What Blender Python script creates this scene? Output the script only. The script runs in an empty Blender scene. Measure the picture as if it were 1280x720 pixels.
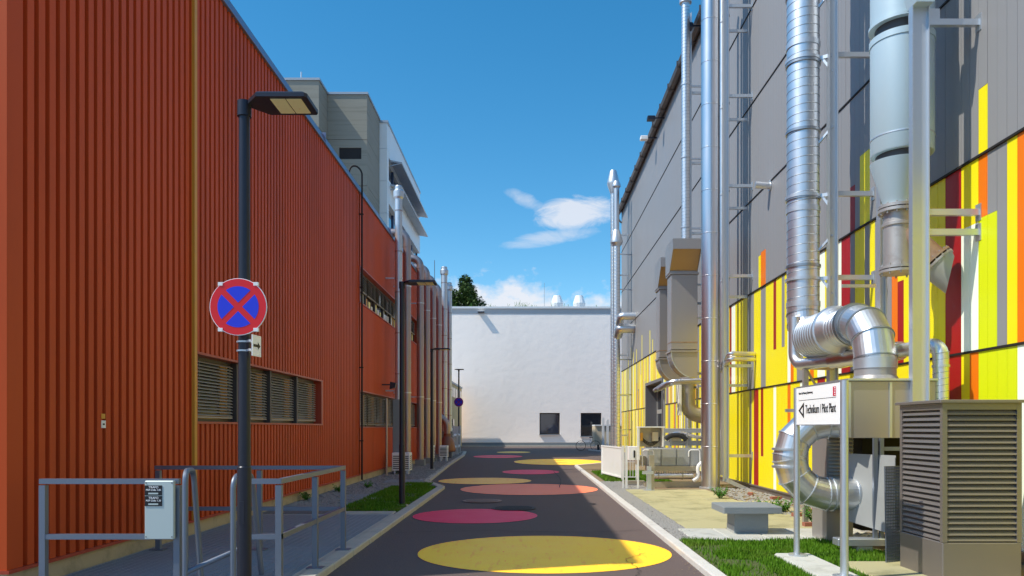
import bpy, math, random
from mathutils import Vector, Matrix, noise
R = math.radians
random.seed(7)
scene = bpy.context.scene
COL = scene.collection

# ---------------------------------------------------------------- camera, sky, sun, exposure
cam = bpy.data.cameras.new('camera')
cam.lens = 27.0
cam.sensor_width = 36.0
cam.shift_x = -20.0 / 1280
cam.shift_y = 175.0 / 1280
cam.clip_end = 2000
co = bpy.data.objects.new('camera', cam)
COL.objects.link(co)
co.location = (0, 0, 1.6)
co.rotation_euler = (R(90), 0, 0)
scene.camera = co

SUN = Vector((-.723, -.24, 1.0)).normalized()       # towards the sun
world = bpy.data.worlds.new('World')
scene.world = world
world.use_nodes = True
nt = world.node_tree
nt.nodes.clear()
def N(nt, t, **kw):
    n = nt.nodes.new(t)
    for k, v in kw.items():
        setattr(n, k, v)
    return n
out = N(nt, 'ShaderNodeOutputWorld')
bg = N(nt, 'ShaderNodeBackground')
bg.inputs['Strength'].default_value = 0.1
sky = N(nt, 'ShaderNodeTexSky', sky_type='NISHITA')
sky.sun_disc = False
sky.sun_elevation = math.asin(SUN.z)
sky.sun_rotation = math.atan2(SUN.x, SUN.y) % (2 * math.pi)
sky.altitude = 300
sky.air_density = 1.0
sky.dust_density = 0.3
sky.ozone_density = 2.5
hs = N(nt, 'ShaderNodeHueSaturation')
hs.inputs['Saturation'].default_value = 1.36
hs.inputs['Hue'].default_value = 0.488
hs.inputs['Value'].default_value = 1.78
nt.links.new(sky.outputs[0], hs.inputs['Color'])
tc = N(nt, 'ShaderNodeTexCoord')
sep = N(nt, 'ShaderNodeSeparateXYZ')
nt.links.new(tc.outputs['Generated'], sep.inputs[0])
def M(op, a, b=None, c=None, tree=None, clamp=False):
    tree = tree or nt
    n = N(tree, 'ShaderNodeMath', operation=op)
    n.use_clamp = clamp
    for i, v in enumerate((a, b, c)):
        if v is None: continue
        if isinstance(v, (int, float)): n.inputs[i].default_value = v
        else: tree.links.new(v, n.inputs[i])
    return n.outputs[0]
# cloud coordinates: azimuth angle and elevation angle of the view direction
az = M('ARCTAN2', sep.outputs[0], sep.outputs[1])
el = M('ARCSINE', sep.outputs[2])
def blob(a0, e0, wa, we, tilt=0.0):
    da = M('SUBTRACT', az, a0)
    de = M('SUBTRACT', M('SUBTRACT', el, e0), M('MULTIPLY', da, tilt))
    q = M('ADD', M('POWER', M('ABSOLUTE', M('DIVIDE', da, wa)), 2.0), M('POWER', M('ABSOLUTE', M('DIVIDE', de, we)), 2.0))
    return M('SUBTRACT', 1.0, q, clamp=True)
comb = N(nt, 'ShaderNodeCombineXYZ')
nt.links.new(M('MULTIPLY', az, 5.0), comb.inputs[0])
nt.links.new(M('MULTIPLY', el, 13.0), comb.inputs[1])
n1 = N(nt, 'ShaderNodeTexNoise')
n1.inputs['Scale'].default_value = 3.2
n1.inputs['Detail'].default_value = 9
n1.inputs['Roughness'].default_value = .70
n1.inputs['Distortion'].default_value = 1.1
nt.links.new(comb.outputs[0], n1.inputs['Vector'])
comb2 = N(nt, 'ShaderNodeCombineXYZ')
nt.links.new(M('MULTIPLY', az, 14.0), comb2.inputs[0])
nt.links.new(M('MULTIPLY', el, 19.0), comb2.inputs[1])
n2 = N(nt, 'ShaderNodeTexNoise')
n2.inputs['Scale'].default_value = 2.0
n2.inputs['Detail'].default_value = 8
n2.inputs['Roughness'].default_value = .58
nt.links.new(comb2.outputs[0], n2.inputs['Vector'])
nz = n1.outputs['Fac']
def wisp(b, gain, thr):
    v_ = M('MULTIPLY', M('SUBTRACT', M('ADD', b, M('MULTIPLY', M('SUBTRACT', nz, .5), 1.8)), thr), gain, clamp=True)
    return M('MULTIPLY', v_, M('MULTIPLY', b, 2.5, clamp=True))
w1 = M('MULTIPLY', wisp(blob(.062, .272, .066, .026, .06), 1.5, .22), .80)
w2 = M('MULTIPLY', wisp(blob(.030, .243, .080, .012, .14), 1.3, .25), .50)
w4 = M('MULTIPLY', wisp(blob(-.002, .288, .035, .012, -.40), 1.1, .30), .45)
# the cumulus bank low over the end wall: lumpy top edge, runs round the whole horizon broken into banks
top = M('ADD', M('ADD', .186, M('MULTIPLY', M('SUBTRACT', n2.outputs['Fac'], .5), .11)),
        M('MULTIPLY', M('SINE', M('ADD', M('MULTIPLY', az, 24.0), 2.6)), .012))
w3 = M('MULTIPLY', M('MULTIPLY', M('SUBTRACT', top, el), 34.0, clamp=True), .92)
w3 = M('MULTIPLY', w3, M('ADD', .62, M('MULTIPLY', nz, .75), clamp=True), clamp=True)
far = M('MULTIPLY', M('SUBTRACT', n1.outputs['Fac'], .60), 1.2, clamp=True)
farmask = M('MULTIPLY', M('SUBTRACT', M('ABSOLUTE', az), .75), 2.0, clamp=True)
w5 = M('MULTIPLY', far, farmask)
cl = M('MAXIMUM', M('MAXIMUM', w1, w2), M('MAXIMUM', w3, M('MAXIMUM', w4, w5)))
mix = N(nt, 'ShaderNodeMixRGB')
nt.links.new(cl, mix.inputs[0])
nt.links.new(hs.outputs[0], mix.inputs[1])
mix.inputs[2].default_value = (8.6, 8.8, 9.4, 1)
nt.links.new(mix.outputs[0], bg.inputs['Color'])
nt.links.new(bg.outputs[0], out.inputs[0])

sl = bpy.data.lights.new('sun', 'SUN')
sl.energy = 3.8
sl.angle = R(.55)
sl.color = (1.0, .94, .82)
so = bpy.data.objects.new('sun', sl)
COL.objects.link(so)
so.rotation_euler = SUN.to_track_quat('Z', 'Y').to_euler()
so.location = (-30, -10, 40)

vs = scene.view_settings
vs.view_transform = 'Standard'
vs.look = 'None'
vs.exposure = 0.0
vs.gamma = 1.0

# ---------------------------------------------------------------- materials
def s2l(c):
    return tuple(((v / 255) / 12.92 if v / 255 <= .04045 else ((v / 255 + .055) / 1.055) ** 2.4) for v in c)
MATS = {}
def mat(name, col, rough=.6, metal=0.0, var=.12, vscale=3.0, bump=0.0, bscale=40.0, stain=0.0, stain_col=(.1, .08, .06),
        stretch=(1, 1, 1), strips=False, spec=.5, fine=0.0, wear=0.0, objvar=0.0):
    wear_col = (.075, .062, .062)
    m = bpy.data.materials.new(name)
    m.use_nodes = True
    t = m.node_tree
    t.nodes.clear()
    o = N(t, 'ShaderNodeOutputMaterial')
    b = N(t, 'ShaderNodeBsdfPrincipled')
    t.links.new(b.outputs[0], o.inputs[0])
    g = N(t, 'ShaderNodeNewGeometry')
    mp = N(t, 'ShaderNodeMapping')
    mp.inputs['Scale'].default_value = stretch
    t.links.new(g.outputs['Position'], mp.inputs[0])
    nz = N(t, 'ShaderNodeTexNoise')
    nz.inputs['Scale'].default_value = vscale
    nz.inputs['Detail'].default_value = 6
    nz.inputs['Roughness'].default_value = .6
    t.links.new(mp.outputs[0], nz.inputs['Vector'])
    v = M('ADD', 1.0 - var, M('MULTIPLY', nz.outputs['Fac'], 2 * var), tree=t)
    if fine:
        nf = N(t, 'ShaderNodeTexNoise')
        nf.inputs['Scale'].default_value = bscale
        nf.inputs['Detail'].default_value = 3
        t.links.new(g.outputs['Position'], nf.inputs['Vector'])
        v = M('MULTIPLY', v, M('ADD', 1 - fine, M('MULTIPLY', nf.outputs['Fac'], 2 * fine), tree=t), tree=t)
    if strips:
        sp = N(t, 'ShaderNodeSeparateXYZ')
        t.links.new(g.outputs['Position'], sp.inputs[0])
        wn = N(t, 'ShaderNodeTexWhiteNoise', noise_dimensions='1D')
        t.links.new(M('FLOOR', M('DIVIDE', M('SUBTRACT', sp.outputs[1], 9.26 - 20), .2, tree=t), tree=t), wn.inputs['W'])
        v = M('MULTIPLY', v, M('ADD', .965, M('MULTIPLY', wn.outputs[0], .07, tree=t), tree=t), tree=t)
    if objvar:
        oi = N(t, 'ShaderNodeObjectInfo')
        v = M('MULTIPLY', v, M('ADD', 1 - objvar, M('MULTIPLY', oi.outputs['Random'], 2 * objvar, tree=t), tree=t), tree=t)
    mx = N(t, 'ShaderNodeVectorMath', operation='SCALE')
    mx.inputs[0].default_value = col
    t.links.new(v, mx.inputs['Scale'])
    c = mx.outputs[0]
    if stain:
        n3 = N(t, 'ShaderNodeTexNoise')
        n3.inputs['Scale'].default_value = vscale * .6
        n3.inputs['Detail'].default_value = 8
        n3.inputs['Roughness'].default_value = .7
        mp3 = N(t, 'ShaderNodeMapping')
        mp3.inputs['Scale'].default_value = stretch
        mp3.inputs['Location'].default_value = (3.3, 1.7, 5.1)
        t.links.new(g.outputs['Position'], mp3.inputs[0])
        t.links.new(mp3.outputs[0], n3.inputs['Vector'])
        f = M('MULTIPLY', M('SUBTRACT', n3.outputs['Fac'], .5, tree=t), 5 * stain, tree=t, clamp=True)
        mm = N(t, 'ShaderNodeMixRGB')
        t.links.new(f, mm.inputs[0])
        t.links.new(c, mm.inputs[1])
        mm.inputs[2].default_value = (*stain_col, 1)
        c = mm.outputs[0]
    if wear:
        prev = None
        for sc_, st_, th_, gn_ in ((48.0, (1, 1, 1), .57, 5.0), (2.6, (3.2, .55, 1), .55, 3.0)):
            wm = N(t, 'ShaderNodeMapping'); wm.inputs['Scale'].default_value = st_
            t.links.new(g.outputs['Position'], wm.inputs[0])
            wn_ = N(t, 'ShaderNodeTexNoise'); wn_.inputs['Scale'].default_value = sc_; wn_.inputs['Detail'].default_value = 9; wn_.inputs['Roughness'].default_value = .68
            t.links.new(wm.outputs[0], wn_.inputs['Vector'])
            q = M('MULTIPLY', M('SUBTRACT', wn_.outputs['Fac'], th_, tree=t), gn_, tree=t, clamp=True)
            prev = q if prev is None else M('MAXIMUM', prev, q, tree=t)
        wx = N(t, 'ShaderNodeMixRGB'); t.links.new(M('MULTIPLY', prev, wear, tree=t), wx.inputs[0]); t.links.new(c, wx.inputs[1]); wx.inputs[2].default_value = (*wear_col, 1)
        c = wx.outputs[0]
    t.links.new(c, b.inputs['Base Color'])
    b.inputs['Metallic'].default_value = metal
    t.links.new(M('ADD', rough - .08, M('MULTIPLY', nz.outputs['Fac'], .16, tree=t), tree=t, clamp=True), b.inputs['Roughness'])
    b.inputs['Specular IOR Level'].default_value = spec
    if bump:
        nb = N(t, 'ShaderNodeTexNoise')
        nb.inputs['Scale'].default_value = bscale
        nb.inputs['Detail'].default_value = 5
        t.links.new(g.outputs['Position'], nb.inputs['Vector'])
        bp = N(t, 'ShaderNodeBump')
        bp.inputs['Strength'].default_value = bump
        bp.inputs['Distance'].default_value = .02
        t.links.new(nb.outputs['Fac'], bp.inputs['Height'])
        t.links.new(bp.outputs[0], b.inputs['Normal'])
    MATS[name] = m
    return m

mat('red_paint', (.33, .047, .010), .5, spec=.2, var=.13, vscale=.9, stretch=(1, 1, .22), fine=.07, bscale=40, stain=.22, stain_col=(.17, .03, .012), objvar=.07)
mat('red_trim', (.34, .045, .02), .4, var=.08)
mat('ochre_paint', (.55, .27, .03), .45)
mat('coping_blue', (.16, .17, .25), .35, metal=.3, var=.08)
mat('plinth_render', (.42, .34, .22), .9, var=.18, vscale=4, bump=.3, bscale=60, stain=.5, stain_col=(.16, .13, .08))
mat('dark_back', (.02, .02, .022), .8)
mat('blind_grey', (.30, .28, .25), .5, metal=.2, var=.08)
mat('frame_dark', (.05, .045, .045), .45)
mat('frame_grey', (.12, .12, .13), .45)
mat('yellow_plank', (.78, .665, .004), .40, var=.04, vscale=1, strips=True)
mat('lime_plank', (.60, .66, .004), .40, var=.05, vscale=1, strips=True)
mat('orange_plank', (.72, .155, .002), .42, var=.04, strips=True)
mat('red_plank', (.30, .005, .006), .42, var=.05, strips=True)
mat('white_plank', (.80, .86, .72), .42, var=.04, strips=True)
mat('grey_plank', (.225, .222, .225), .45, var=.05, vscale=.6, strips=True)
mat('ochre_plank', (.62, .36, .03), .45, var=.05, strips=True)
mat('pale_plank', (.80, .72, .30), .45, var=.05, strips=True)
mat('joint_black', (.012, .010, .010), .7)
mat('gutter_metal', (.10, .085, .08), .45, metal=.4)
mat('galv', (.34, .36, .38), .45, metal=.8, var=.16, vscale=9, fine=.05, bscale=90)
mat('galv_duct', (.44, .45, .46), .40, metal=.92, var=.30, stain=.15, stain_col=(.30, .30, .29), vscale=5, bump=.03, bscale=9, fine=.05)
mat('duct_ridge', (.30, .32, .34), .4, metal=.9)
mat('stack_steel', (.54, .52, .52), .34, metal=1.0, var=.08, vscale=4, stretch=(1, 1, .2), bump=.015, bscale=5)
mat('duct_brown', (.23, .215, .205), .42, metal=.5, var=.16, vscale=3, fine=.04)
mat('duct_inner', (.42, .28, .14), .5, metal=.6, var=.2)
mat('pipe_dark', (.34, .28, .27), .42, metal=.75, var=.15)
mat('vessel_paint', (.27, .34, .37), .42, metal=.15, var=.07, vscale=6, fine=.03)
mat('vessel_old', (.42, .40, .38), .5, metal=.6, var=.2, vscale=8, stain=.35, stain_col=(.22, .12, .07))
mat('rusty', (.38, .26, .18), .55, metal=.5, var=.25, vscale=12, stain=.5, stain_col=(.16, .08, .04))
mat('louvre_steel', (.19, .165, .15), .45, metal=.45, var=.14, vscale=4)  # the cabinet's brown reflection of an unseen building is put into this colour
mat('unit_grey', (.30, .31, .31), .5, metal=.1, var=.08, vscale=4, stain=.2, stain_col=(.25, .23, .2))
mat('beige_metal', (.36, .32, .24), .5, metal=.3, var=.15, stain=.3, stain_col=(.14, .1, .07))
mat('white_paint', (.72, .72, .70), .5, var=.06, vscale=5, stain=.12, stain_col=(.4, .38, .33))
mat('sign_white', (.80, .80, .80), .35, var=.02)
mat('black_print', (.012, .012, .014), .5)
mat('logo_red', (.55, .02, .06), .4)
mat('sign_red', (.62, .006, .012), .30, var=.03)
mat('sign_blue', (.012, .03, .55), .30, var=.03)
mat('sign_purple', (.20, .01, .16), .35)
mat('lamp_black', (.022, .024, .035), .38, metal=.3, var=.15, vscale=10)
mat('lamp_lens', (.92, .86, .50), .3, var=.35, vscale=24)
mat('rail_steel', (.115, .135, .17), .45, metal=.6, var=.22, vscale=14, fine=.06, bscale=120)
mat('plate_grey', (.42, .48, .46), .4, metal=.2, var=.05)
mat('grate_dark', (.36, .37, .40), .5, metal=.5, var=.2)
mat('asphalt', (.108, .077, .069), .85, var=.18, vscale=1.1, bump=.5, bscale=45, stain=.5, stain_col=(.135, .11, .095), fine=.42, stretch=(1.6, .35, 1))
mat('asphalt_light', (.11, .10, .095), .9, var=.15, vscale=1.2, bump=.3, bscale=120, fine=.15)
mat('paint_yellow', (.88, .47, .012), .55, var=.10, vscale=2.2, bump=.12, bscale=120, stain=.12, stain_col=(.42, .30, .06), fine=.06, wear=.75)
mat('paint_crimson', (.64, .010, .055), .55, var=.12, vscale=2.5, bump=.12, bscale=120, fine=.08, wear=.75)
mat('paint_salmon', (.74, .17, .07), .55, var=.12, vscale=2.5, bump=.12, bscale=120, fine=.07, wear=.75)
mat('paint_amber', (.80, .40, .05), .55, var=.12, vscale=2.5, bump=.12, bscale=120, fine=.07, wear=.75)
mat('paint_olive', (.10, .07, .035), .6, var=.2)
mat('iron', (.06, .045, .04), .6, metal=.5, var=.3, vscale=20, bump=.4, bscale=80)
mat('granite', (.44, .42, .39), .85, var=.22, vscale=6, bump=.3, bscale=70, fine=.15, stain=.25, stain_col=(.25, .21, .16))
mat('concrete_edge', (.34, .31, .26), .9, var=.2, vscale=4, bump=.3, bscale=70, fine=.12, stain=.3, stain_col=(.2, .16, .11))
mat('slab_sand', (.34, .31, .17), .9, var=.30, vscale=2.5, bump=.4, bscale=60, fine=.16, stain=.65, stain_col=(.19, .18, .085))
mat('slab_white', (.36, .355, .32), .85, stain=.4, stain_col=(.24, .22, .16), var=.15, vscale=5, bump=.2, bscale=50, fine=.1)
mat('bench_grey', (.15, .165, .17), .8, var=.14, vscale=6, bump=.2, bscale=60, fine=.12)
mat('bench_light', (.34, .35, .34), .8, var=.1)
mat('soil', (.20, .145, .085), .95, var=.35, vscale=5, bump=.5, bscale=50, fine=.25)
mat('grass_soil', (.085, .11, .03), .95, var=.4, vscale=6, bump=.5, bscale=60, stain=.45, stain_col=(.22, .16, .07))
mat('grass_blade', (.115, .26, .012), .6, var=.5, vscale=2.5, spec=.2, stain=.38, stain_col=(.24, .20, .06))
mat('weed_leaf', (.07, .19, .02), .5, var=.3, vscale=12, spec=.3)
mat('pebble', (.36, .345, .32), .85, var=.55, vscale=22)
mat('gravel_base', (.16, .15, .14), .95, var=.4, vscale=14, bump=.6, bscale=60, fine=.3)
mat('white_render', (.68, .605, .54), .92, var=.06, vscale=.6, bump=1.0, bscale=1.6, fine=.03, stain=.10, stain_col=(.50, .45, .39), stretch=(1, 1, .3))
mat('render_band', (.52, .49, .47), .8, var=.05)
mat('roof_sheet', (.3, .3, .3), .8)
mat('board_concrete', (.33, .32, .27), .9, var=.55, vscale=1.7, stretch=(.22, .22, 6), bump=.3, bscale=20, stain=.5, stain_col=(.15, .145, .11))
mat('white_panel', (.62, .66, .67), .5, var=.04)
mat('shade_metal', (.30, .33, .36), .45, metal=.4)
mat('blue_frame', (.04, .07, .15), .4)
mat('tank_beige', (.55, .46, .32), .6)
mat('yellow_wall', (.55, .42, .20), .8, var=.1)
mat('rubber', (.02, .02, .02), .7)
mat('copper_brown', (.22, .11, .07), .5, metal=.4)
mat('bark', (.10, .07, .05), .9, bump=.5)
mat('leaf_dark', (.045, .085, .02), .6, var=.5, vscale=1.3, spec=.25)
mat('leaf_mid', (.085, .14, .03), .6, var=.4, vscale=1.3, spec=.25)
mat('brick', (.32, .12, .08), .85, var=.25)
def glass(name, col, rough=.05):
    m = mat(name, col, rough, var=.1)
    b = [n for n in m.node_tree.nodes if n.type == 'BSDF_PRINCIPLED'][0]
    for l in list(b.inputs['Roughness'].links): m.node_tree.links.remove(l)
    b.inputs['Roughness'].default_value = rough
    b.inputs['Specular IOR Level'].default_value = .8
    b.inputs['Coat Weight'].default_value = .5
    return m
glass('glass_dark', (.012, .014, .02))
glass('glass_blue', (.010, .018, .045))
glass('glass_warm', (.20, .13, .05), .15)
glass('glass_sky', (.22, .33, .62), .1)  # sky reflection painted into the pane colour

# ---------------------------------------------------------------- mesh helpers
class MB:
    def __init__(s): s.v = []; s.f = []; s.m = []; s.sm = []
    def add(s, vs, fs, m=0, sm=False):
        b = len(s.v)
        s.v += [tuple(p) for p in vs]
        for f in fs:
            s.f.append(tuple(i + b for i in f)); s.m.append(m); s.sm.append(sm)
        return s
    def box(s, x0, x1, y0, y1, z0, z1, m=0, rz=0, c=None):
        vs = [(x, y, z) for z in (z0, z1) for y in (y0, y1) for x in (x0, x1)]
        if rz:
            cx, cy = c if c else ((x0 + x1) / 2, (y0 + y1) / 2)
            ca, sa = math.cos(rz), math.sin(rz)
            vs = [(cx + (x - cx) * ca - (y - cy) * sa, cy + (x - cx) * sa + (y - cy) * ca, z) for x, y, z in vs]
        return s.add(vs, [(0, 2, 3, 1), (4, 5, 7, 6), (0, 1, 5, 4), (2, 6, 7, 3), (0, 4, 6, 2), (1, 3, 7, 5)], m)
    def bbox(s, x0, x1, y0, y1, z0, z1, b=.01, m=0):      # box with chamfered vertical and top edges
        def ring(z, k): return [(x0 + b + k, y0 + k, z), (x1 - b - k, y0 + k, z), (x1 - k, y0 + b + k, z), (x1 - k, y1 - b - k, z),
                                (x1 - b - k, y1 - k, z), (x0 + b + k, y1 - k, z), (x0 + k, y1 - b - k, z), (x0 + k, y0 + b + k, z)]
        vs = ring(z0, 0) + ring(z1 - b, 0) + ring(z1, b * .7)
        fs = [tuple(range(7, -1, -1)), tuple(range(16, 24))]
        for r in (0, 8):
            for i in range(8): fs.append((r + i, r + (i + 1) % 8, r + 8 + (i + 1) % 8, r + 8 + i))
        return s.add(vs, fs, m)
    def bar(s, p, q, w, h, m=0, up=(0, 0, 1)):
        p = Vector(p); q = Vector(q); d = (q - p).normalized(); u = Vector(up)
        if abs(d.dot(u)) > .99: u = Vector((0, 1, 0))
        a = d.cross(u).normalized(); u = a.cross(d)
        vs = []
        for c in (p, q):
            for i, j in ((-1, -1), (1, -1), (1, 1), (-1, 1)): vs.append(c + a * (i * w / 2) + u * (j * h / 2))
        return s.add(vs, [(3, 2, 1, 0), (4, 5, 6, 7), (0, 1, 5, 4), (1, 2, 6, 5), (2, 3, 7, 6), (3, 0, 4, 7)], m)
    def prism(s, pts, axis, a, b, m=0):
        # pts: 2D outline; axis 'x': pts are (y,z); 'y': (x,z); 'z': (x,y)
        def P(p, t): return (t, p[0], p[1]) if axis == 'x' else ((p[0], t, p[1]) if axis == 'y' else (p[0], p[1], t))
        n = len(pts)
        vs = [P(p, a) for p in pts] + [P(p, b) for p in pts]
        fs = [tuple(range(n)), tuple(range(2 * n - 1, n - 1, -1))] + [(i, n + i, n + (i + 1) % n, (i + 1) % n) for i in range(n)]
        return s.add(vs, fs, m)
    def sweep(s, path, radii, n=20, m=0, sm=True, caps=True, mlist=None):
        path = [Vector(p) for p in path]
        if not isinstance(radii, (list, tuple)): radii = [radii] * len(path)
        T = []
        for i in range(len(path)):
            a = path[max(i - 1, 0)]; b = path[min(i + 1, len(path) - 1)]
            d1 = (path[i] - a); d2 = (b - path[i])
            d = (d1.normalized() if d1.length > 1e-9 else Vector()) + (d2.normalized() if d2.length > 1e-9 else Vector())
            T.append(d.normalized() if d.length > 1e-9 else T[-1])
        u = Vector((0, 1, 0)) if abs(T[0].y) < .9 else Vector((0, 0, 1))
        u = (u - T[0] * u.dot(T[0])).normalized()
        vs = []
        for i, p in enumerate(path):
            u = (u - T[i] * u.dot(T[i])).normalized()
            w = T[i].cross(u)
            for k in range(n):
                a = 2 * math.pi * k / n
                vs.append(p + (u * math.cos(a) + w * math.sin(a)) * radii[i])
        b0 = len(s.v)
        s.v += [tuple(p) for p in vs]
        for i in range(len(path) - 1):
            mm = mlist[i] if mlist else m
            for k in range(n):
                s.f.append((b0 + i * n + k, b0 + i * n + (k + 1) % n, b0 + (i + 1) * n + (k + 1) % n, b0 + (i + 1) * n + k))
                s.m.append(mm); s.sm.append(sm)
        if caps:
            s.f.append(tuple(b0 + k for k in range(n - 1, -1, -1))); s.m.append(m); s.sm.append(False)
            e = b0 + (len(path) - 1) * n
            s.f.append(tuple(e + k for k in range(n))); s.m.append(m); s.sm.append(False)
        return s
    def cyl(s, p, q, r, r2=None, n=16, m=0, sm=True): return s.sweep([p, q], [r, r if r2 is None else r2], n, m, sm)
    def lathe(s, prof, c, n=24, m=0, sm=True):            # prof (r,z) from bottom up round a vertical axis
        return s.sweep([(c[0], c[1], z + c[2]) for r, z in prof], [max(r, .001) for r, z in prof], n, m, sm)
    def disc(s, c, rx, ry, z, n=64, m=0):
        return s.add([(c[0] + rx * math.cos(2 * math.pi * k / n), c[1] + ry * math.sin(2 * math.pi * k / n), z) for k in range(n)], [tuple(range(n))], m)
    def mesh(s, name, mats, org=(0, 0, 0)):
        me = bpy.data.meshes.new(name)
        me.from_pydata([(x - org[0], y - org[1], z - org[2]) for x, y, z in s.v], [], s.f)
        for k in (mats if isinstance(mats, (list, tuple)) else [mats]): me.materials.append(MATS[k])
        me.polygons.foreach_set('material_index', s.m)
        me.polygons.foreach_set('use_smooth', s.sm)
        me.update()
        if any(s.sm): me.set_sharp_from_angle(angle=R(28))
        return me
    def build(s, name, mats, parent=None, org=None, label=None):
        root = parent
        while root is not None and root.parent is not None: root = root.parent
        o3 = org if org is not None else (tuple(root.location) if root is not None else (0, 0, 0))
        ob = bpy.data.objects.new(name, s.mesh(name, mats, o3))
        COL.objects.link(ob)
        if parent is not None: ob.parent = parent
        else: ob.location = o3
        if label: ob['label'] = label
        return ob
def fillet(pts, r, seg=6):
    pts = [Vector(p) for p in pts]; o = [pts[0]]
    for i in range(1, len(pts) - 1):
        a = (pts[i - 1] - pts[i]); b = (pts[i + 1] - pts[i])
        rr = min(r, a.length * .499 if i > 1 else a.length * .95, b.length * .499 if i < len(pts) - 2 else b.length * .95)
        a.normalize(); b.normalize()
        ang = a.angle(b); cut = rr; rad = cut * math.tan(ang / 2)
        c = pts[i] + (a + b).normalized() * (rad / math.sin(ang / 2))
        p0 = pts[i] + a * cut; p1 = pts[i] + b * cut
        v0 = p0 - c; v1 = p1 - c; th = v0.angle(v1); ax = v0.cross(v1).normalized()
        for k in range(seg + 1): o.append(c + Matrix.Rotation(th * k / seg, 3, ax) @ v0)
    o.append(pts[-1]); return o
def thing(name, label, cat, loc=(0, 0, 0), group=None):
    o = bpy.data.objects.new(name, None); COL.objects.link(o)
    o.empty_display_size = .3; o.location = loc; o['label'] = label; o['category'] = cat
    if group: o['group'] = group
    return o
def tag(o, label, cat, group=None):
    o['label'] = label; o['category'] = cat
    if group: o['group'] = group
    return o
def struct(o): o['kind'] = 'structure'; return o
def stuff(o): o['kind'] = 'stuff'; return o
def inst(me, name, parent, loc, rz=0, mats=None):
    o = bpy.data.objects.new(name, me); COL.objects.link(o)
    o.parent = parent; o.location = loc
    if rz: o.rotation_euler = (0, 0, rz)
    return o
def copy_tree(o, parent=None):
    c = o.copy(); COL.objects.link(c); c.parent = parent
    for ch in list(o.children): copy_tree(ch, c)
    return c
def text(body, size, loc, rot, parent, m, name='lettering', bold=0.0, sx=1.0, align='CENTER'):
    cu = bpy.data.curves.new(name, 'FONT'); cu.body = body; cu.size = size; cu.align_x = align; cu.align_y = 'CENTER'
    cu.offset = bold; cu.extrude = .0015
    t = bpy.data.objects.new('tmp', cu); COL.objects.link(t)
    dg = bpy.context.evaluated_depsgraph_get(); dg.update()
    me = bpy.data.meshes.new_from_object(t.evaluated_get(dg))
    me.name = name
    bpy.data.objects.remove(t)
    me.materials.clear(); me.materials.append(MATS[m])
    o = bpy.data.objects.new(name, me); COL.objects.link(o)
    o.parent = parent; o.location = loc; o.rotation_euler = rot; o.scale = (sx, 1, 1)
    return o
def rel(root, p): return (p[0] - root.location[0], p[1] - root.location[1], p[2] - root.location[2])

# ================================================================ GROUND, ROAD, PAVEMENTS
RZ = -.08                                       # road level; the verges and pavements are at 0
g = MB(); g.add([(-400, -300, -.10), (400, -300, -.10), (400, 700, -.10), (-400, 700, -.10)], [(0, 1, 2, 3)])
struct(g.build('ground', 'asphalt_light'))
rd = MB()
rd.add([(-2.4, -25, RZ), (2.18, -25, RZ), (2.18, 36, RZ), (60, 36, RZ), (60, 69.2, RZ), (-60, 69.2, RZ), (-60, 52, RZ), (-4.2, 52, RZ), (-3.3, 24, RZ), (-2.4, 21, RZ)],
       [(0, 1, 2, 8, 9), (8, 2, 3, 7), (7, 3, 4, 5, 6)])
road = struct(rd.build('road', 'asphalt'))
K = 1.05
circles = [(.21, 9.9, 1.62, 1.47, 'paint_yellow', 'large yellow circle nearest'), (-.96, 14.0, 1.13, 1.15, 'paint_crimson', 'crimson circle'),
           (.03, 20.1, 1.79, 1.80, 'paint_salmon', 'wide salmon red circle'), (-1.3, 23.2, 1.40, 1.40, 'paint_amber', 'amber circle beside the kerb'),
           (.10, 27.9, 1.03, 1.45, 'paint_crimson', 'small crimson circle'), (1.45, 36.3, 2.1, 3.2, 'paint_yellow', 'far yellow circle half in sunlight'),
           (-1.68, 43.0, 1.37, 2.2, 'paint_crimson', 'far crimson circle'), (-.95, 50.5, 1.1, 1.7, 'paint_amber', 'farthest amber circle')]
for i, (x, y, rx, ry, m, lb) in enumerate(circles):
    o = MB().disc((0, 0), rx * K, ry * K, 0, 96).build('painted_circle', m)
    o.location = (x * K, y * K, RZ + .004 + .0008 * i); o.parent = road; o['label'] = lb
for (x, y, r) in ((-.30, 16.0, .42), (-1.05, 17.6, .40)):
    mh = MB(); mh.cyl((0, 0, 0), (0, 0, .006), r + .05, n=32, sm=False); 
    for k in range(-6, 7):
        w = math.sqrt(max(r * r - (k * .06) ** 2, 0)) - .03
        if w > 0: mh.box(-w, w, k * .06 - .015, k * .06 + .015, .006, .012)
    o = mh.build('manhole_cover', 'iron' if x > -1 else 'copper_brown'); o.location = (x, y, RZ + .012)
    tag(o, 'round dark iron manhole cover just behind the crimson circle' if x > -1 else 'rust-brown manhole cover left on the asphalt, farther than the crimson circle', 'manhole cover')

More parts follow.
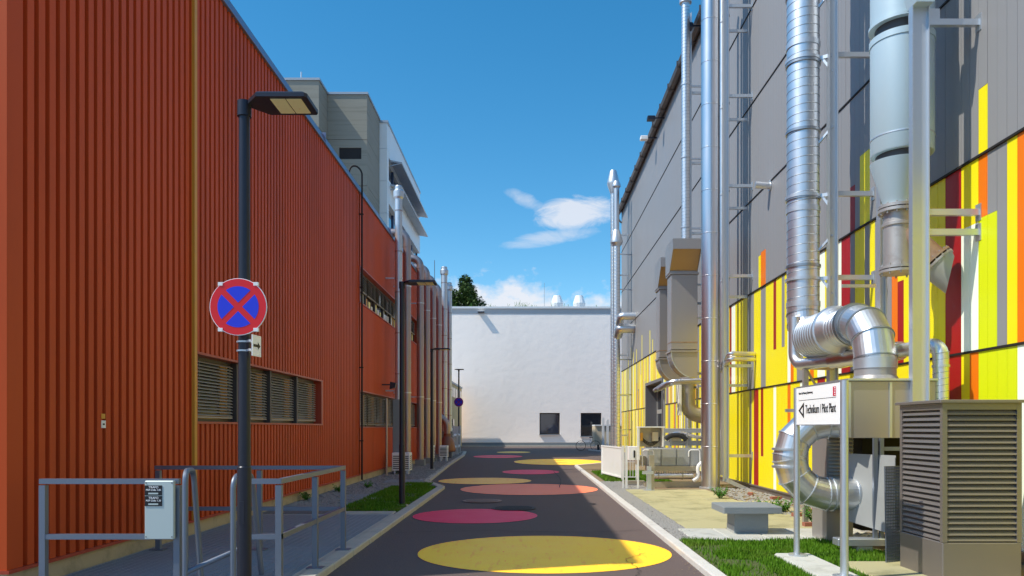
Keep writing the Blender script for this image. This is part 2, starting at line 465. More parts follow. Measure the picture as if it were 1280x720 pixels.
# tar-filled cracks, patched strip, dirt and litter on the lane
def crack(pts, w):
    b = MB(); P_ = []
    for (a, c) in zip(pts, pts[1:]):
        for k in range(8):
            t_ = k / 8; P_.append((a[0] + (c[0] - a[0]) * t_ + random.uniform(-.03, .03), a[1] + (c[1] - a[1]) * t_ + random.uniform(-.03, .03)))
    for (a, c) in zip(P_, P_[1:]):
        d_ = Vector((c[0] - a[0], c[1] - a[1])).normalized() * w * random.uniform(.5, 1.2)
        b.add([(a[0] - d_.y, a[1] + d_.x, RZ + .012), (a[0] + d_.y, a[1] - d_.x, RZ + .012), (c[0] + d_.y, c[1] - d_.x, RZ + .012), (c[0] - d_.y, c[1] + d_.x, RZ + .012)], [(0, 1, 2, 3)])
    o = b.build('tar_seam', 'joint_black', road)
crack([(-2.1, 12.3), (-.6, 12.5), (.9, 12.3), (2.0, 12.6)], .010)
crack([(1.15, 8.3), (1.3, 9.0), (1.25, 9.8), (1.6, 10.3)], .006)
crack([(-1.9, 18.9), (.2, 18.8), (2.0, 19.1)], .012)
crack([(.9, 21.5), (1.05, 25.0), (1.0, 31.0)], .012)
crack([(-2.0, 25.9), (.2, 25.8), (2.1, 26.0)], .012)
b = MB()
for _ in range(1500):
    y = 6 + 26 * random.random() ** 1.5; x = random.choice((2.0 - abs(random.gauss(0, .10)), -2.28 + abs(random.gauss(0, .10)), random.uniform(-2.2, 2)))
    if -2.2 < x < 1.9 and random.random() < .6: continue
    w_ = random.uniform(.006, .018); a = random.uniform(0, 3.14); c_, s_ = math.cos(a) * w_, math.sin(a) * w_
    b.add([(x - c_, y - s_, RZ + .012), (x + s_ * .6, y - c_ * .6, RZ + .013), (x + c_, y + s_, RZ + .016), (x - s_ * .6, y + c_ * .6, RZ + .014)], [(0, 1, 2, 3)])
stuff(b.build('leaf_litter', 'soil'))

def kerb(name, poly, w, z0, z1, m, step=1.0):
    root = struct(thing(name, '', 'x', (poly[0][0], poly[0][1], 0))); del root['label']; del root['category']
    for (a, b) in zip(poly, poly[1:]):
        a = Vector((*a, 0)); b = Vector((*b, 0)); L = (b - a).length; n = max(1, round(L / step)); l = L / n
        me = MB().bbox(.004, l - .004, 0, w, z0, z1, .016).mesh('kerbstone', m)
        ang = math.atan2(b.y - a.y, b.x - a.x)
        for i in range(n):
            p = a + (b - a) * (i / n)
            o = inst(me, 'kerbstone', root, (p.x - root.location.x, p.y - root.location.y + 0, random.uniform(-.004, .004)), ang + random.uniform(-.002, .002))
    return root
# drawn so that the stone lies on the left of the walking direction
kerb('kerb', [(2.16, 2.0), (2.16, 33.2)], .15, -.16, .0, 'granite')
kerb('kerb', [(2.16, 33.2), (3.9, 36.2), (7.5, 36.6)], .16, -.16, .0, 'granite')
kerb('kerb', [(4.5, 57.5), (5.6, 52.5), (9, 52.0)], .16, -.16, .0, 'granite')
kerb('kerb', [(-2.29, 2.0), (-2.29, 21.2), (-2.75, 22.6), (-3.25, 24.2)], .20, -.16, .0, 'concrete_edge')
kerb('kerb', [(-3.05, 24.0), (-3.45, 34.0), (-3.80, 46.0), (-4.25, 53.0), (-6.4, 54.5)], .20, -.16, .0, 'concrete_edge')
kerb('kerb', [(12, 69.2), (-12, 69.2)], .18, -.16, .02, 'concrete_edge', 2.0)

# bases of the verges
v = MB(); v.box(2.10, 5.97, 1, 33.3, -.2, -.012); v.prism([(2.16, 33.2), (5.97, 33.2), (5.97, 36.5), (3.9, 36.1)], 'z', -.2, -.012)
struct(v.build('verge', 'soil'))
struct(MB().box(2.165, 2.515, 10.96, 23.0, -.1, -.008).build('gravel_strip', 'gravel_base'))
v = MB()
v.box(-5.3, -2.45, 14.35, 22.2, -.2, -.012)
v.prism([(-5.3, 22.2), (-3.0, 22.2), (-3.25, 24.0), (-3.65, 34), (-4.0, 46), (-4.4, 52.9), (-5.3, 53)], 'z', -.2, -.012)
struct(v.build('verge', 'gravel_base'))
struct(MB().box(-4.95, -2.46, 2.0, 14.3, -.85, -.80).build('pit_floor', 'dark_back'))
v = MB()
v.box(-2.56, -2.47, 2.0, 14.35, -.9, -.002); v.box(-5.1, -2.56, 14.2, 14.35, -.9, -.006)
struct(v.build('pit_wall', 'concrete_edge'))
# left paving strips
pv = struct(thing('pavement', '', 'x', (-3.8, 14.9, 0))); del pv['label']; del pv['category']
for (x0, x1, y0, y1, m) in ((-4.95, -3.78, 14.36, 15.6, 'asphalt_light'), (-4.3, -3.35, 17.2, 18.6, 'bench_grey'), (-4.3, -3.2, 22.6, 23.8, 'bench_grey'), (-3.76, -2.52, 14.36, 14.75, 'concrete_edge')):
    MB().bbox(x0 + .01, x1 - .01, y0 + .01, y1 - .01, -.05, .006, .012).build('paving_slab', m, pv)

# right paving: sand coloured concrete slabs and the ribbed pale strip
pv = struct(thing('pavement', '', 'x', (3.5, 15, 0))); del pv['label']; del pv['category']
ys = [12.2, 13.9, 15.4, 16.9, 18.4, 20.0]
for j in range(len(ys) - 1):
    xs = [2.52, 4.0, 5.35] if j > 0 else [2.52, 3.75, 5.3]
    for i in range(2):
        x1 = xs[i + 1]
        if j >= 3 and i == 1: x1 = 4.62
        MB().bbox(xs[i] + .006, x1 - .006, ys[j] + .006, ys[j + 1] - .006, -.06, .004 + random.uniform(-.004, .004), .012).build('paving_slab', 'slab_sand', pv)
for i in range(5):
    x0 = 2.36 + i * .56
    b = MB(); b.bbox(x0 + .004, x0 + .556, 10.95, 12.19, -.05, .008, .01)
    for k in range(9):
        b.box(x0 + .02, x0 + .54, 11.0 + k * .135, 11.06 + k * .135, .008, .013)
    b.build('paving_slab', 'slab_white', pv)

# gravel: loose pebbles
def rocks(spots, smin, smax, name, m, z=-.012):
    b = MB()
    for (x, y) in spots:
        r = random.uniform(smin, smax); h = r * random.uniform(.5, .9); a = random.random() * 6.28
        ring = [(x + r * random.uniform(.75, 1.15) * math.cos(a + k * 1.2566), y + r * random.uniform(.75, 1.15) * math.sin(a + k * 1.2566), z + h * .35) for k in range(5)]
        tp = (x + random.uniform(-.3, .3) * r, y + random.uniform(-.3, .3) * r, z + h)
        b.add(ring + [tp], [(k, (k + 1) % 5, 5) for k in range(5)])
    return stuff(b.build(name, m))
rnd = random.uniform
sp = [(rnd(2.17, 2.51), rnd(11.0, 20)) for _ in range(4500)] + [(rnd(2.17, 3.3), rnd(20.0, 23.0)) for _ in range(2600)]
rocks(sp, .014, .034, 'gravel', 'pebble')
def leftx(y): return -3.80 if y < 17 else -3.45
sp = []
while len(sp) < 6500:
    y = 14.9 + 22 * random.random() ** 1.6
    x = rnd(-5.0, -2.6 if y > 22.6 else (-3.72 + .08 * (y - 15)))
    if y > 22.6 and x > -3.15 - (y - 24) * .04: continue
    sp.append((x, y))
rocks(sp, .018, .045, 'gravel', 'pebble')
rocks([(rnd(4.7, 5.8), rnd(10.0, 20.5)) for _ in range(1500)], .02, .06, 'gravel', 'pebble', -.01)

# grass
def grass(regions, n, h, name='grass'):
    b = MB()
    tot = sum((r[1] - r[0]) * (r[3] - r[2]) for r in regions)
    for (x0, x1, y0, y1) in regions:
        k = int(n * (x1 - x0) * (y1 - y0) / tot)
        for _ in range(k):
            x = rnd(x0, x1); y = rnd(y0, y1)
            if (3.05 < x < 3.55 and y < 9.68) or (x > 3.66 and y < 9.2): continue
            q = noise.noise(Vector((x * 1.6, y * 1.6, 4)))
            if q < -.28 + .25 * (x < 2.75 and y < 10.5): 
                if random.random() < .8: continue
            hh = h * rnd(.5, 1.25) * (1 + .5 * q); a = rnd(0, 6.28); w = .006 + .0006 * y * .5
            dx, dy = math.cos(a) * w, math.sin(a) * w
            lx, ly = rnd(-.5, .5) * hh, rnd(-.5, .5) * hh
            b.add([(x - dx, y - dy, -.01), (x + dx, y + dy, -.01), (x + lx, y + ly, hh)], [(0, 1, 2)])
    return stuff(b.build(name, 'grass_blade'))
v = MB(); v.box(2.165, 4.6, 2, 10.94, -.1, -.004); struct(v.build('lawn', 'grass_soil'))
v = MB(); v.box(-3.74, -2.50, 14.76, 20.9, -.1, -.006); v.prism([(-3.74, 20.9), (-2.5, 20.9), (-3.1, 23.2)], 'z', -.1, -.006); struct(v.build('lawn', 'grass_soil'))
v = MB(); v.box(2.32, 4.4, 23, 28.5, -.1, -.004); struct(v.build('lawn', 'grass_soil'))
grass([(2.165, 4.55, 6.3, 10.93)], 32000, .05)
grass([(-3.72, -2.50, 14.8, 20.9), (-3.5, -2.75, 20.9, 22.3)], 16000, .05)
grass([(2.34, 4.3, 23.0, 28.4)], 9000, .06)

def weed(x, y, n, h, label, z=0.0):
    root = thing('weed', label, 'plant', (x, y, z))
    st = MB(); lf = MB()
    for i in range(n):
        a = rnd(0, 6.28); l = rnd(.3, 1) * h; ex = x + math.cos(a) * l * .7; ey = y + math.sin(a) * l * .7; ez = z + l * rnd(.6, 1.1)
        st.bar((x + rnd(-.03, .03), y + rnd(-.03, .03), z - .01), (ex, ey, ez), .006, .006)
        for k in range(5):
            t = .4 + .6 * k / 4; px, py, pz = x + (ex - x) * t, y + (ey - y) * t, z + (ez - z) * t
            b = rnd(0, 6.28); L = rnd(.05, .10); W = L * .28; dx, dy = math.cos(b), math.sin(b)
            lf.add([(px, py, pz), (px + dx * L * .5 - dy * W, py + dy * L * .5 + dx * W, pz + .02), (px + dx * L, py + dy * L, pz - .015), (px + dx * L * .5 + dy * W, py + dy * L * .5 - dx * W, pz + .02)], [(0, 1, 2, 3)])
    st.build('stem', 'weed_leaf', root); lf.build('foliage', 'weed_leaf', root)
weed(4.35, 17.4, 26, .32, 'leafy green weed growing at the foot of the shiny steel stack')
weed(4.45, 14.3, 30, .30, 'larger green weed tuft on the slabs behind the concrete bench')
weed(4.85, 14.6, 24, .30, 'green weed between the bench and the wall base')
weed(4.75, 12.6, 34, .36, 'bushy weed beside the big elbow duct, right of the bench')
weed(-4.75, 19.3, 18, .22, 'small weed in the gravel at the foot of the red wall')
weed(-4.3, 20.6, 16, .18, 'low weed in the gravel near the grass strip')
weed(-4.9, 17.0, 18, .2, 'weed patch by the plinth just behind the railing corner')

# ================================================================ LEFT: RED BUILDING
XL = -5.06; P = .18
red = thing('red_building', 'long dark red building with ribbed metal cladding, lining the left side of the lane', 'building', (XL, 7.45, 0))
def ribbed(y0, n, z0, z1, depth=.14, pitch=P, m='red_paint'):
    b = MB(); pts = []
    g0 = .074 / .18 * pitch; s_ = .012 / .18 * pitch
    for i in range(n):
        y = y0 + i * pitch
        pts += [(y, 0), (y + s_, -depth), (y + g0 - s_, -depth), (y + g0, 0)]
    pts.append((y0 + n * pitch - .003, 0))
    for (a, b2) in zip(pts, pts[1:]):
        b.add([(XL + a[1], a[0], z0), (XL + b2[1], b2[0], z0), (XL + b2[1], b2[0], z1), (XL + a[1], a[0], z1)], [(0, 1, 2, 3)])
    return b.build('cladding_panel', m, red)
Z0, ZT = .20, 8.66
WB0, WB1 = 1.70, 2.73
cor = MB(); cor.box(XL - .06, XL + .004, 7.45, 7.688, Z0, ZT); cor.build('corner_trim', 'red_paint', red)
def cols(ya, yb, cnt):
    y = ya
    while y < yb - .01:
        k = min(cnt, round((yb - y) / P)); yield y, k; y += k * P
for y, k in cols(7.69, 11.65, 6): ribbed(y, k, Z0, ZT)
for y, k in cols(11.65, 18.85, 6): ribbed(y, k, Z0, WB0 - .03); ribbed(y, k, WB1 + .03, ZT)
for y, k in cols(18.85, 22.99, 6): ribbed(y, k, Z0, ZT)
U0, U1 = 5.40, 6.44
FY = 46.6
for y, k in cols(23.09, 35.15, 12):
    for a, b_ in ((Z0, 1.64), (2.70, U0 - .03), (U1 + .03, ZT)): ribbed(y, k, a, b_, .018)
for y, k in cols(35.17, FY, 12): ribbed(y, k, Z0, ZT, .018)
MB().box(XL - .02, XL + .045, 11.555, 11.645, Z0, ZT).build('ochre_strip', 'ochre_paint', red)
b = MB(); b.box(XL - .25, XL - .01, 7.47, FY, -.3, Z0 - .02); b.build('plinth', 'plinth_render', red)
b = MB(); b.box(XL - .1, XL + .03, 7.44, FY, Z0 - .02, Z0 + .015); b.build('base_flashing', 'red_trim', red)
b = MB(); b.box(-30, XL - .42, 7.5, FY - .05, 0, 8.5); b.box(-30, XL - .05, 7.5, FY - .1, 8.42, 8.6, 1)
b.build('inner_wall', ['dark_back', 'roof_sheet'], red)
b = MB(); ew = 0
for i in range(60):
    x = XL - .06 - i * .36
    b.box(x - .25, x, 7.452, 7.50, Z0, ZT); b.box(x - .36, x - .25, 7.49, 7.52, Z0, ZT)
b.build('end_cladding', 'red_paint', red)
b = MB(); b.prism([(XL - .02, 8.64), (XL + .05, 8.64), (XL + .05, 8.66), (XL - .02, 8.88), (XL - .5, 8.90), (XL - .5, 8.6), (XL - .06, 8.6)], 'y', 7.38, FY + .05)
b.build('roof_coping', 'coping_blue', red)
b = MB(); b.prism([(7.38, 8.60), (7.38, 8.88), (7.85, 8.86), (7.85, 8.6)], 'x', -27, XL - .5); b.build('roof_coping', 'coping_blue', red)
for k in range(13): MB().box(XL - .5, XL + .056, 10 + k * 3 - .02, 10 + k * 3 + .02, 8.635, 8.905).build('coping_joint', 'coping_blue', red) if k % 3 == 0 else None

def window(y0, y1, z0, z1, style, name='window'):
    fr = MB(); xr = XL - .16
    for (a, c) in ((y0, y0 + .05), (y1 - .05, y1)): fr.box(xr - .05, xr + .02, a, c, z0, z1)
    for (a, c) in ((z0, z0 + .05), (z1 - .05, z1)): fr.box(xr - .047, xr + .017, y0 + .05, y1 - .05, a, c)
    w = fr.build(name, 'frame_dark', red)
    MB().box(xr - .03, xr - .02, y0 + .04, y1 - .04, z0 + .04, z1 - .04).build('pane', 'glass_dark', w)
    zb = z0 + .10 if style == 'full' else z0 + (z1 - z0) * .45
    bl = MB(); z = z1 - .06; k = 0
    while z > zb:
        t = .035
        bl.add([(xr + .030, y0 + .06, z), (xr + .030, y1 - .06, z), (xr + .085, y1 - .06, z - t), (xr + .085, y0 + .06, z - t)], [(0, 1, 2, 3)])
        bl.add([(xr + .085, y0 + .06, z - t), (xr + .085, y1 - .06, z - t), (xr + .085, y1 - .06, z - t - .006), (xr + .085, y0 + .06, z - t - .006)], [(0, 1, 2, 3)])
        z -= .052
    bl.box(xr + .03, xr + .08, y0 + .06, y1 - .06, zb - .04, zb - .015)
    for y in (y0 + .3, y1 - .3): bl.box(xr + .055, xr + .058, y, y + .006, zb, z1 - .05)
    bl.build('blind', 'blind_grey', w)
    if style == 'ochre' or style == 'full':
        MB().box(xr - .015, xr + .01, y1 - .42, y1 - .12, z0 + .06, z1 - .06).build('mullion', 'ochre_paint', w)
        MB().box(xr - .013, xr + .012, y0 + .06, y1 - .06, z0 + .055, z0 + .13).build('rail', 'ochre_paint', w)
    if style == 'half':
        for q in range(3):
            yy = y0 + .1 + q * (y1 - y0 - .2) / 3
            MB().box(xr - .018, xr - .005 , yy + .05, yy + .05 + rnd(.12, .3), z0 + .06, z0 + rnd(.25, .5)).build('window_item', random.choice(['ochre_paint', 'white_paint', 'pale_plank']), w)  # coloured items showing in the lower half of the glass
def band(y0, y1, z0, z1):
    b = MB()
    b.box(XL - .22, XL + .03, y0, y1, z0 - .035, z0); b.box(XL - .22, XL + .035, y0, y1, z1, z1 + .035)
    b.box(XL - .22, XL + .025, y0 - .0, y0 + .05, z0, z1); b.box(XL - .22, XL + .025, y1 - .12, y1, z0, z1)
    b.build('window_surround', 'red_trim', red)
band(11.66, 18.85, WB0, WB1)
yy = 11.76
for i in range(4):
    window(yy, yy + 1.66, WB0, WB1, 'full'); yy += 1.74
    if i < 3: MB().box(XL - .2, XL - .03, yy - .08, yy, WB0, WB1).build('post', 'frame_dark', red)
for (a, z0, z1, st) in ((23.15, 1.64, 2.70, 'full'), (23.15, U0, U1, 'half')):
    band(23.0, 35.2, z0, z1)
    for i in range(8): window(a + i * 1.49, a + i * 1.49 + 1.42, z0, z1, st)
# downpipe with a loop over the roof edge, sticker plates
b = MB(); b.sweep(fillet([(XL - .4, 22.9, 8.9), (XL - .2, 22.95, 9.5), (XL + .08, 23.04, 9.35), (XL + .08, 23.04, .05)], .2, 5), .028, 8)
for z in (1.2, 3.4, 5.8, 8): b.box(XL, XL + .12, 23.0, 23.08, z, z + .03)
tag(b.build('downpipe', 'joint_black', org=(XL + .08, 23.04, 0)), 'thin black pipe running down the red wall with a loop over the roof edge', 'pipe')
r = thing('wall_sticker', 'tiny orange and white sticker plates on the ribbed wall above the railing', 'sticker', (XL + .01, 9.17, 1.6))
MB().box(XL + .002, XL + .008, 9.10, 9.19, 1.60, 1.69).build('plate', 'white_paint', r)
MB().box(XL + .008, XL + .010, 9.125, 9.165, 1.635, 1.655).build('mark', 'black_print', r)
MB().box(XL + .002, XL + .007, 9.10, 9.18, 1.71, 1.77).build('plate', 'ochre_paint', r)

# ---- vertical exhaust ducts along the red wall
def riser(x, y, ztop, r, style, label, base=.25):
    root = thing('exhaust_duct', label, 'duct', (x, y, 0), group='exhaust ducts standing along the red wall')
    b = MB()
    if style == 'elbow':
        b.sweep(fillet([(x, y, base), (x, y, ztop), (x - 1.1, y, ztop), (x - 1.1, y, ztop - .9)], .34, 6), r, 18)
    else:
        b.sweep([(x, y, base), (x, y, ztop)], r, 18)
    b.build('duct_shell', 'pipe_dark' if style == 'elbow' else 'galv', root)
    z = base + .9
    while z < ztop - .4:
        MB().cyl((x, y, z), (x, y, z + .035), r + .012, n=18).build('collar', 'pipe_dark', root); z += 1.45
    if style == 'cap':
        c = MB(); c.lathe([(r, -.02), (r + .05, .05), (r + .06, .25), (r, .32), (r, .42), (r * .8, .46)], (x, y, ztop), 18); c.build('cap', 'galv', root)
    for z in (2.9, 6.9):
        c = MB(); c.box(XL, x - r + .02, y - .02, y + .02, z, z + .05); c.cyl((x, y, z), (x, y, z + .05), r + .015, n=18); c.build('bracket', 'galv', root)
    MB().bbox(x - r - .05, x + r + .05, y - r - .05, y + r + .05, -.02, base + .01, .01).build('foot', 'bench_grey', root)
riser(-4.60, 27.3, 9.75, .13, 'cap', 'pale capped exhaust duct rising above the roof, nearest of the row on the red wall', base=2.6)
riser(-4.55, 28.9, 8.95, .145, 'elbow', 'brown duct bending over the roof, right beside the nearest capped duct')
riser(-4.60, 32.8, 8.85, .15, 'elbow', 'brown duct with roof elbow, just left of the middle street lamp')
riser(-4.60, 34.9, 8.9, .15, 'elbow', 'brown duct with roof elbow, between the two ribbed wall strips behind the air conditioner')
riser(-4.62, 37.4, 8.95, .14, 'elbow', 'slim brown duct with roof elbow, fourth of the bent ones')
riser(-4.62, 39.8, 9.0, .15, 'elbow', 'farthest bent duct of the row on the red wall')
riser(-4.60, 42.2, 10.0, .17, 'cap', 'far capped duct rising above the roof at the end of the red wall', base=1.4)
riser(-4.45, 43.6, 9.4, .13, 'cap', 'thin capped duct at the far corner of the red building', base=1.4)

def ac_unit(x, y, w, h, d, label, z=.12):
    root = thing('air_conditioner', label, 'air conditioner', (x, y, 0), group='outdoor units at the foot of the red wall')
    MB().bbox(x - w / 2, x + w / 2, y, y + d, z, z + h, .015).build('casing', 'white_paint', root)
    b = MB()
    for k in range(int(h / .07) - 1): b.box(x - w / 2 + .04, x + w / 2 - .04, y - .02, y - .003, z + .06 + k * .07, z + .095 + k * .07)
    b.build('grille', 'frame_grey', root)
    b = MB()
    for k in range(int(h / .07) - 1): b.box(x + w / 2 + .002, x + w / 2 + .012, y + .04, y + d - .04, z + .06 + k * .07, z + .09 + k * .07)
    b.build('grille', 'frame_grey', root)
    for s_ in (-1, 1): MB().box(x + s_ * w * .35 - .03, x + s_ * w * .35 + .03, y + .02, y + d - .02, -.012, z).build('foot', 'galv', root)
ac_unit(-4.42, 26.7, .62, .62, .5, 'large louvred white air conditioner nearest on the gravel')
ac_unit(-4.62, 35.9, .42, .58, .5, 'small white outdoor unit beside the brown ducts, middle one', .2)
ac_unit(-4.10, 37.2, .40, .55, .5, 'small white outdoor unit next to the bell-shaped fan', .2)
# slim post and floodlight on the wall
b = MB(); b.cyl((-4.75, 25.8, -.02), (-4.75, 25.8, 2.6), .035, n=10); tag(b.build('post', 'pipe_dark', org=(-4.75, 25.8, 0)), 'slim grey standpipe on the gravel before the nearest air conditioner', 'pipe')
r = thing('floodlight', 'small dark floodlight on a bracket on the red wall beside the capped duct', 'lamp', (-5.0, 26.6, 3.05))
MB().bar((XL, 26.6, 3.1), (-4.75, 26.6, 3.1), .04, .04).build('bracket', 'lamp_black', r)
MB().prism([(-4.78, 2.95), (-4.6, 3.0), (-4.56, 3.16), (-4.76, 3.2)], 'y', 26.5, 26.72).build('lamp_head', 'lamp_black', r)
# bell shaped fan at the end of the wall
r = thing('fan_unit', 'brown bell-shaped extract fan with bent pipe at the far end of the red wall', 'fan', (-4.5, 41.4, 0))
MB().sweep(fillet([(-5.0, 41.4, 2.1), (-4.9, 41.4, 2.35), (-4.35, 41.4, 1.9), (-4.35, 41.4, 1.25)], .25, 5), .17, 14).build('pipe', 'pipe_dark', r)
MB().lathe([(.28, .30), (.44, .34), (.46, .46), (.34, .95), (.2, 1.15), (.2, 1.3)], (-4.35, 41.4, 0), 16).build('housing', 'copper_brown', r)
MB().box(-4.6, -4.1, 41.2, 41.6, -.012, .32).build('foot', 'frame_grey', r)
# bicycle-rack like pipework at the far end
r = thing('pipe_rack', 'stack of grey pipes and valves on a low rack beyond the red wall', 'pipework', (-4.9, 46, 0))
for (z, x) in ((.45, -4.6), (.8, -4.75), (1.15, -4.6), (1.5, -4.75)):
    MB().sweep(fillet([(x - .4, 44.6, z), (x + .15, 44.6, z), (x + .15, 49.5, z), (x - .4, 49.5, z)], .2, 4), .10, 10).build('pipe', 'galv', r)
for y in (44.9, 47, 49.2): MB().box(-4.95, -4.25, y, y + .08, -.012, 1.7).build('post', 'galv', r) if y == 47 else (MB().box(-4.4, -4.32, y, y + .08, -.012, 1.75).build('post', 'galv', r))

# ---- grating over the light well + railing
gr = struct(thing('grating_deck', '', 'x', (-3.75, 6, 0))); del gr['label']; del gr['category']
def grate(x0, x1, y0, y1):
    b = MB(); t = .006
    for (a, c) in ((x0, x0 + .008), (x1 - .008, x1)): b.box(a, c, y0, y1, -.04, -.002)
    for (a, c) in ((y0, y0 + .008), (y1 - .008, y1)): b.box(x0 + .008, x1 - .008, a, c, -.041, -.001)
    k = y0 + .04
    while k < y1 - .02: b.box(x0 + .008, x1 - .008, k, k + .010, -.022, -.003); k += .066
    k = x0 + .10
    while k < x1 - .02: b.box(k, k + .008, y0 + .008, y1 - .008, -.03, -.0045); k += .10
    stuffed = b.build('grating_panel', 'grate_dark', gr)
for j in range(12):
    for (x0, x1) in ((-5.04, -3.77), (-3.76, -2.50)): grate(x0, x1, 2.3 + j * 1.0, 3.29 + j * 1.0)

r = thing('railing', 'galvanised steel guard railing round the grated light well by the red wall', 'railing', (-3.6, 7.5, 0))
def rail(p, q, w=.052, h=.05): MB().bar(p, q, w, h).build('rail', 'rail_steel', r)
def rpost(x, y, h=1.07): 
    MB().box(x - .03, x + .03, y - .03, y + .03, -.002, h - .028).build('post', 'rail_steel', r)
    MB().box(x - .09, x + .09, y - .07, y + .07, .001, .012).build('foot_plate', 'rail_steel', r)
FX = [-4.73, -3.42, -2.66, -2.43]
for z in (1.08, .54):
    rail((-4.76, 7.5, z), (-3.40, 7.5, z)); rail((-2.72, 7.5, z), (-2.40, 7.5, z))
    rail((-2.43, 7.5 if z > 1 else 7.53, z), (-2.43, 10.13, z)); rail((-4.9, 10.1, z), (-2.46, 10.1, z))
for x in (-4.73, -3.42, -2.43): rpost(x, 7.5)
for y in (8.77, 10.1): rpost(-2.43, y)
for x in (-4.86, -3.53): rpost(x, 10.1)
r2 = thing('plate_cabinet', 'grey sheet panel with black transformer plates fixed to the railing', 'panel', (-3.56, 7.45, .55))
MB().bbox(-3.70, -3.42, 7.41, 7.455, .53, 1.09, .006).build('panel', 'plate_grey', r2)
for z in (.895, .998):
    pl = MB().box(-3.695, -3.53, 7.404, 7.409, z - .048, z + .048).build('plate', 'black_print', r2)
for (z, w) in ((.998, 'MSP-Zelle 1.05'), (.895, 'MSP-Zelle 1.20')):
    text('TRAFO', .030, rel(r2, (-3.61, 7.4025, z + .030)), (R(90), 0, 0), r2, 'sign_white')
    text(w, .024, rel(r2, (-3.61, 7.4025, z + .004)), (R(90), 0, 0), r2, 'sign_white')
    MB().box(-3.66, -3.565, 7.4015, 7.4035, z - .037, z - .022).build('strip', 'plate_grey', r2)
for sx in (-3.685, -3.435):
    for z in (.55, 1.07): MB().cyl((sx, 7.409, z), (sx, 7.404, z), .006, n=8).build('screw', 'frame_grey', r2)
r3 = thing('barrier_gate', 'rounded tubular steel hoops with a low cross bar closing the gap in the railing', 'gate', (-3.0, 7.2, 0))
MB().sweep(fillet([(-3.28, 7.35, .02), (-3.28, 7.35, 1.19), (-3.42, 7.85, 1.17), (-3.36, 7.9, .02)], .12, 5), .028, 12).build('hoop', 'rail_steel', r3)
MB().sweep(fillet([(-2.86, 7.45, .02), (-2.86, 7.45, 1.13), (-2.86, 7.95, 1.13), (-2.88, 8.3, .02)], .12, 5), .028, 12).build('hoop', 'rail_steel', r3)
MB().sweep([(-3.27, 7.36, .22), (-2.86, 7.62, .40)], .026, 12).build('cross_bar', 'rail_steel', r3)

# ================================================================ BUILDINGS BEHIND
# concrete stair tower (two steps) behind the red building
ct = thing('concrete_tower', 'grey board-marked concrete tower rising behind the red building, with one small window', 'building', (-10, 41.8, 0))
def course_panels(x0, x1, y0, y1, zs, m):
    for (a, b_) in zip(zs, zs[1:]): MB().box(x0, x1, y0, y1, a + .012, b_ - .012).build('wall_panel', m, ct)
zs = [8.0, 10.3, 12.55, 14.8, 17.3, 19.75]
for (a, b_) in zip(zs, zs[1:]):
    # tower volume 2 (front face y=41.8), hole for the window handled by splitting the course
    if a == 14.8:
        wx0, wx1, wz0, wz1 = -10.28, -9.07, 16.24, 16.86
        bb = MB(); bb.box(-14, wx0, 41.8, 45.3, a + .012, b_ - .012); bb.box(wx1, -8.76, 41.8, 45.3, a + .012, b_ - .012)
        bb.box(wx0, wx1, 41.8, 45.3, a + .012, wz0); bb.box(wx0, wx1, 41.8, 45.3, wz1, b_ - .012); bb.box(wx0, wx1, 42.1, 45.3, wz0, wz1)
        bb.build('wall_panel', 'board_concrete', ct)
    else: MB().box(-14, -8.76, 41.8, 45.3, a + .012, b_ - .012).build('wall_panel', 'board_concrete', ct)
    MB().box(-18, -10.92, 40.1, 41.77, a + .012, b_ - .012).build('wall_panel', 'board_concrete', ct)
MB().box(-18, -8.80, 40.14, 45.26, 0, 7.9).build('wall_core', 'board_concrete', ct)
MB().box(-14, -8.80, 41.85, 45.26, 7.9, 19.7).build('wall_core', 'joint_black', ct)
MB().box(-18, -10.97, 40.15, 41.84, 7.9, 19.7).build('wall_core', 'joint_black', ct)
b = MB(); b.box(-14, -8.70, 41.74, 45.32, 19.75, 19.87); b.box(-18, -10.86, 40.04, 41.735, 19.75, 19.87); b.build('coping', 'shade_metal', ct)
w = MB()
w.box(wx0, wx1, 41.86, 41.95, wz0, wz0 + .09); w.box(wx0, wx1, 41.86, 41.95, wz1 - .09, wz1); w.box(wx0, wx0 + .1, 41.86, 41.95, wz0 + .09, wz1 - .09); w.box(wx1 - .1, wx1, 41.86, 41.95, wz0 + .09, wz1 - .09)
w = w.build('window', 'blue_frame', ct); MB().box(wx0 + .1, wx1 - .1, 41.91, 41.93, wz0 + .09, wz1 - .09).build('pane', 'glass_sky', w)
MB().cyl((-12.1, 41, 19.87), (-12.1, 41, 20.6), .04, n=8).build('vent_pipe', 'galv', ct)

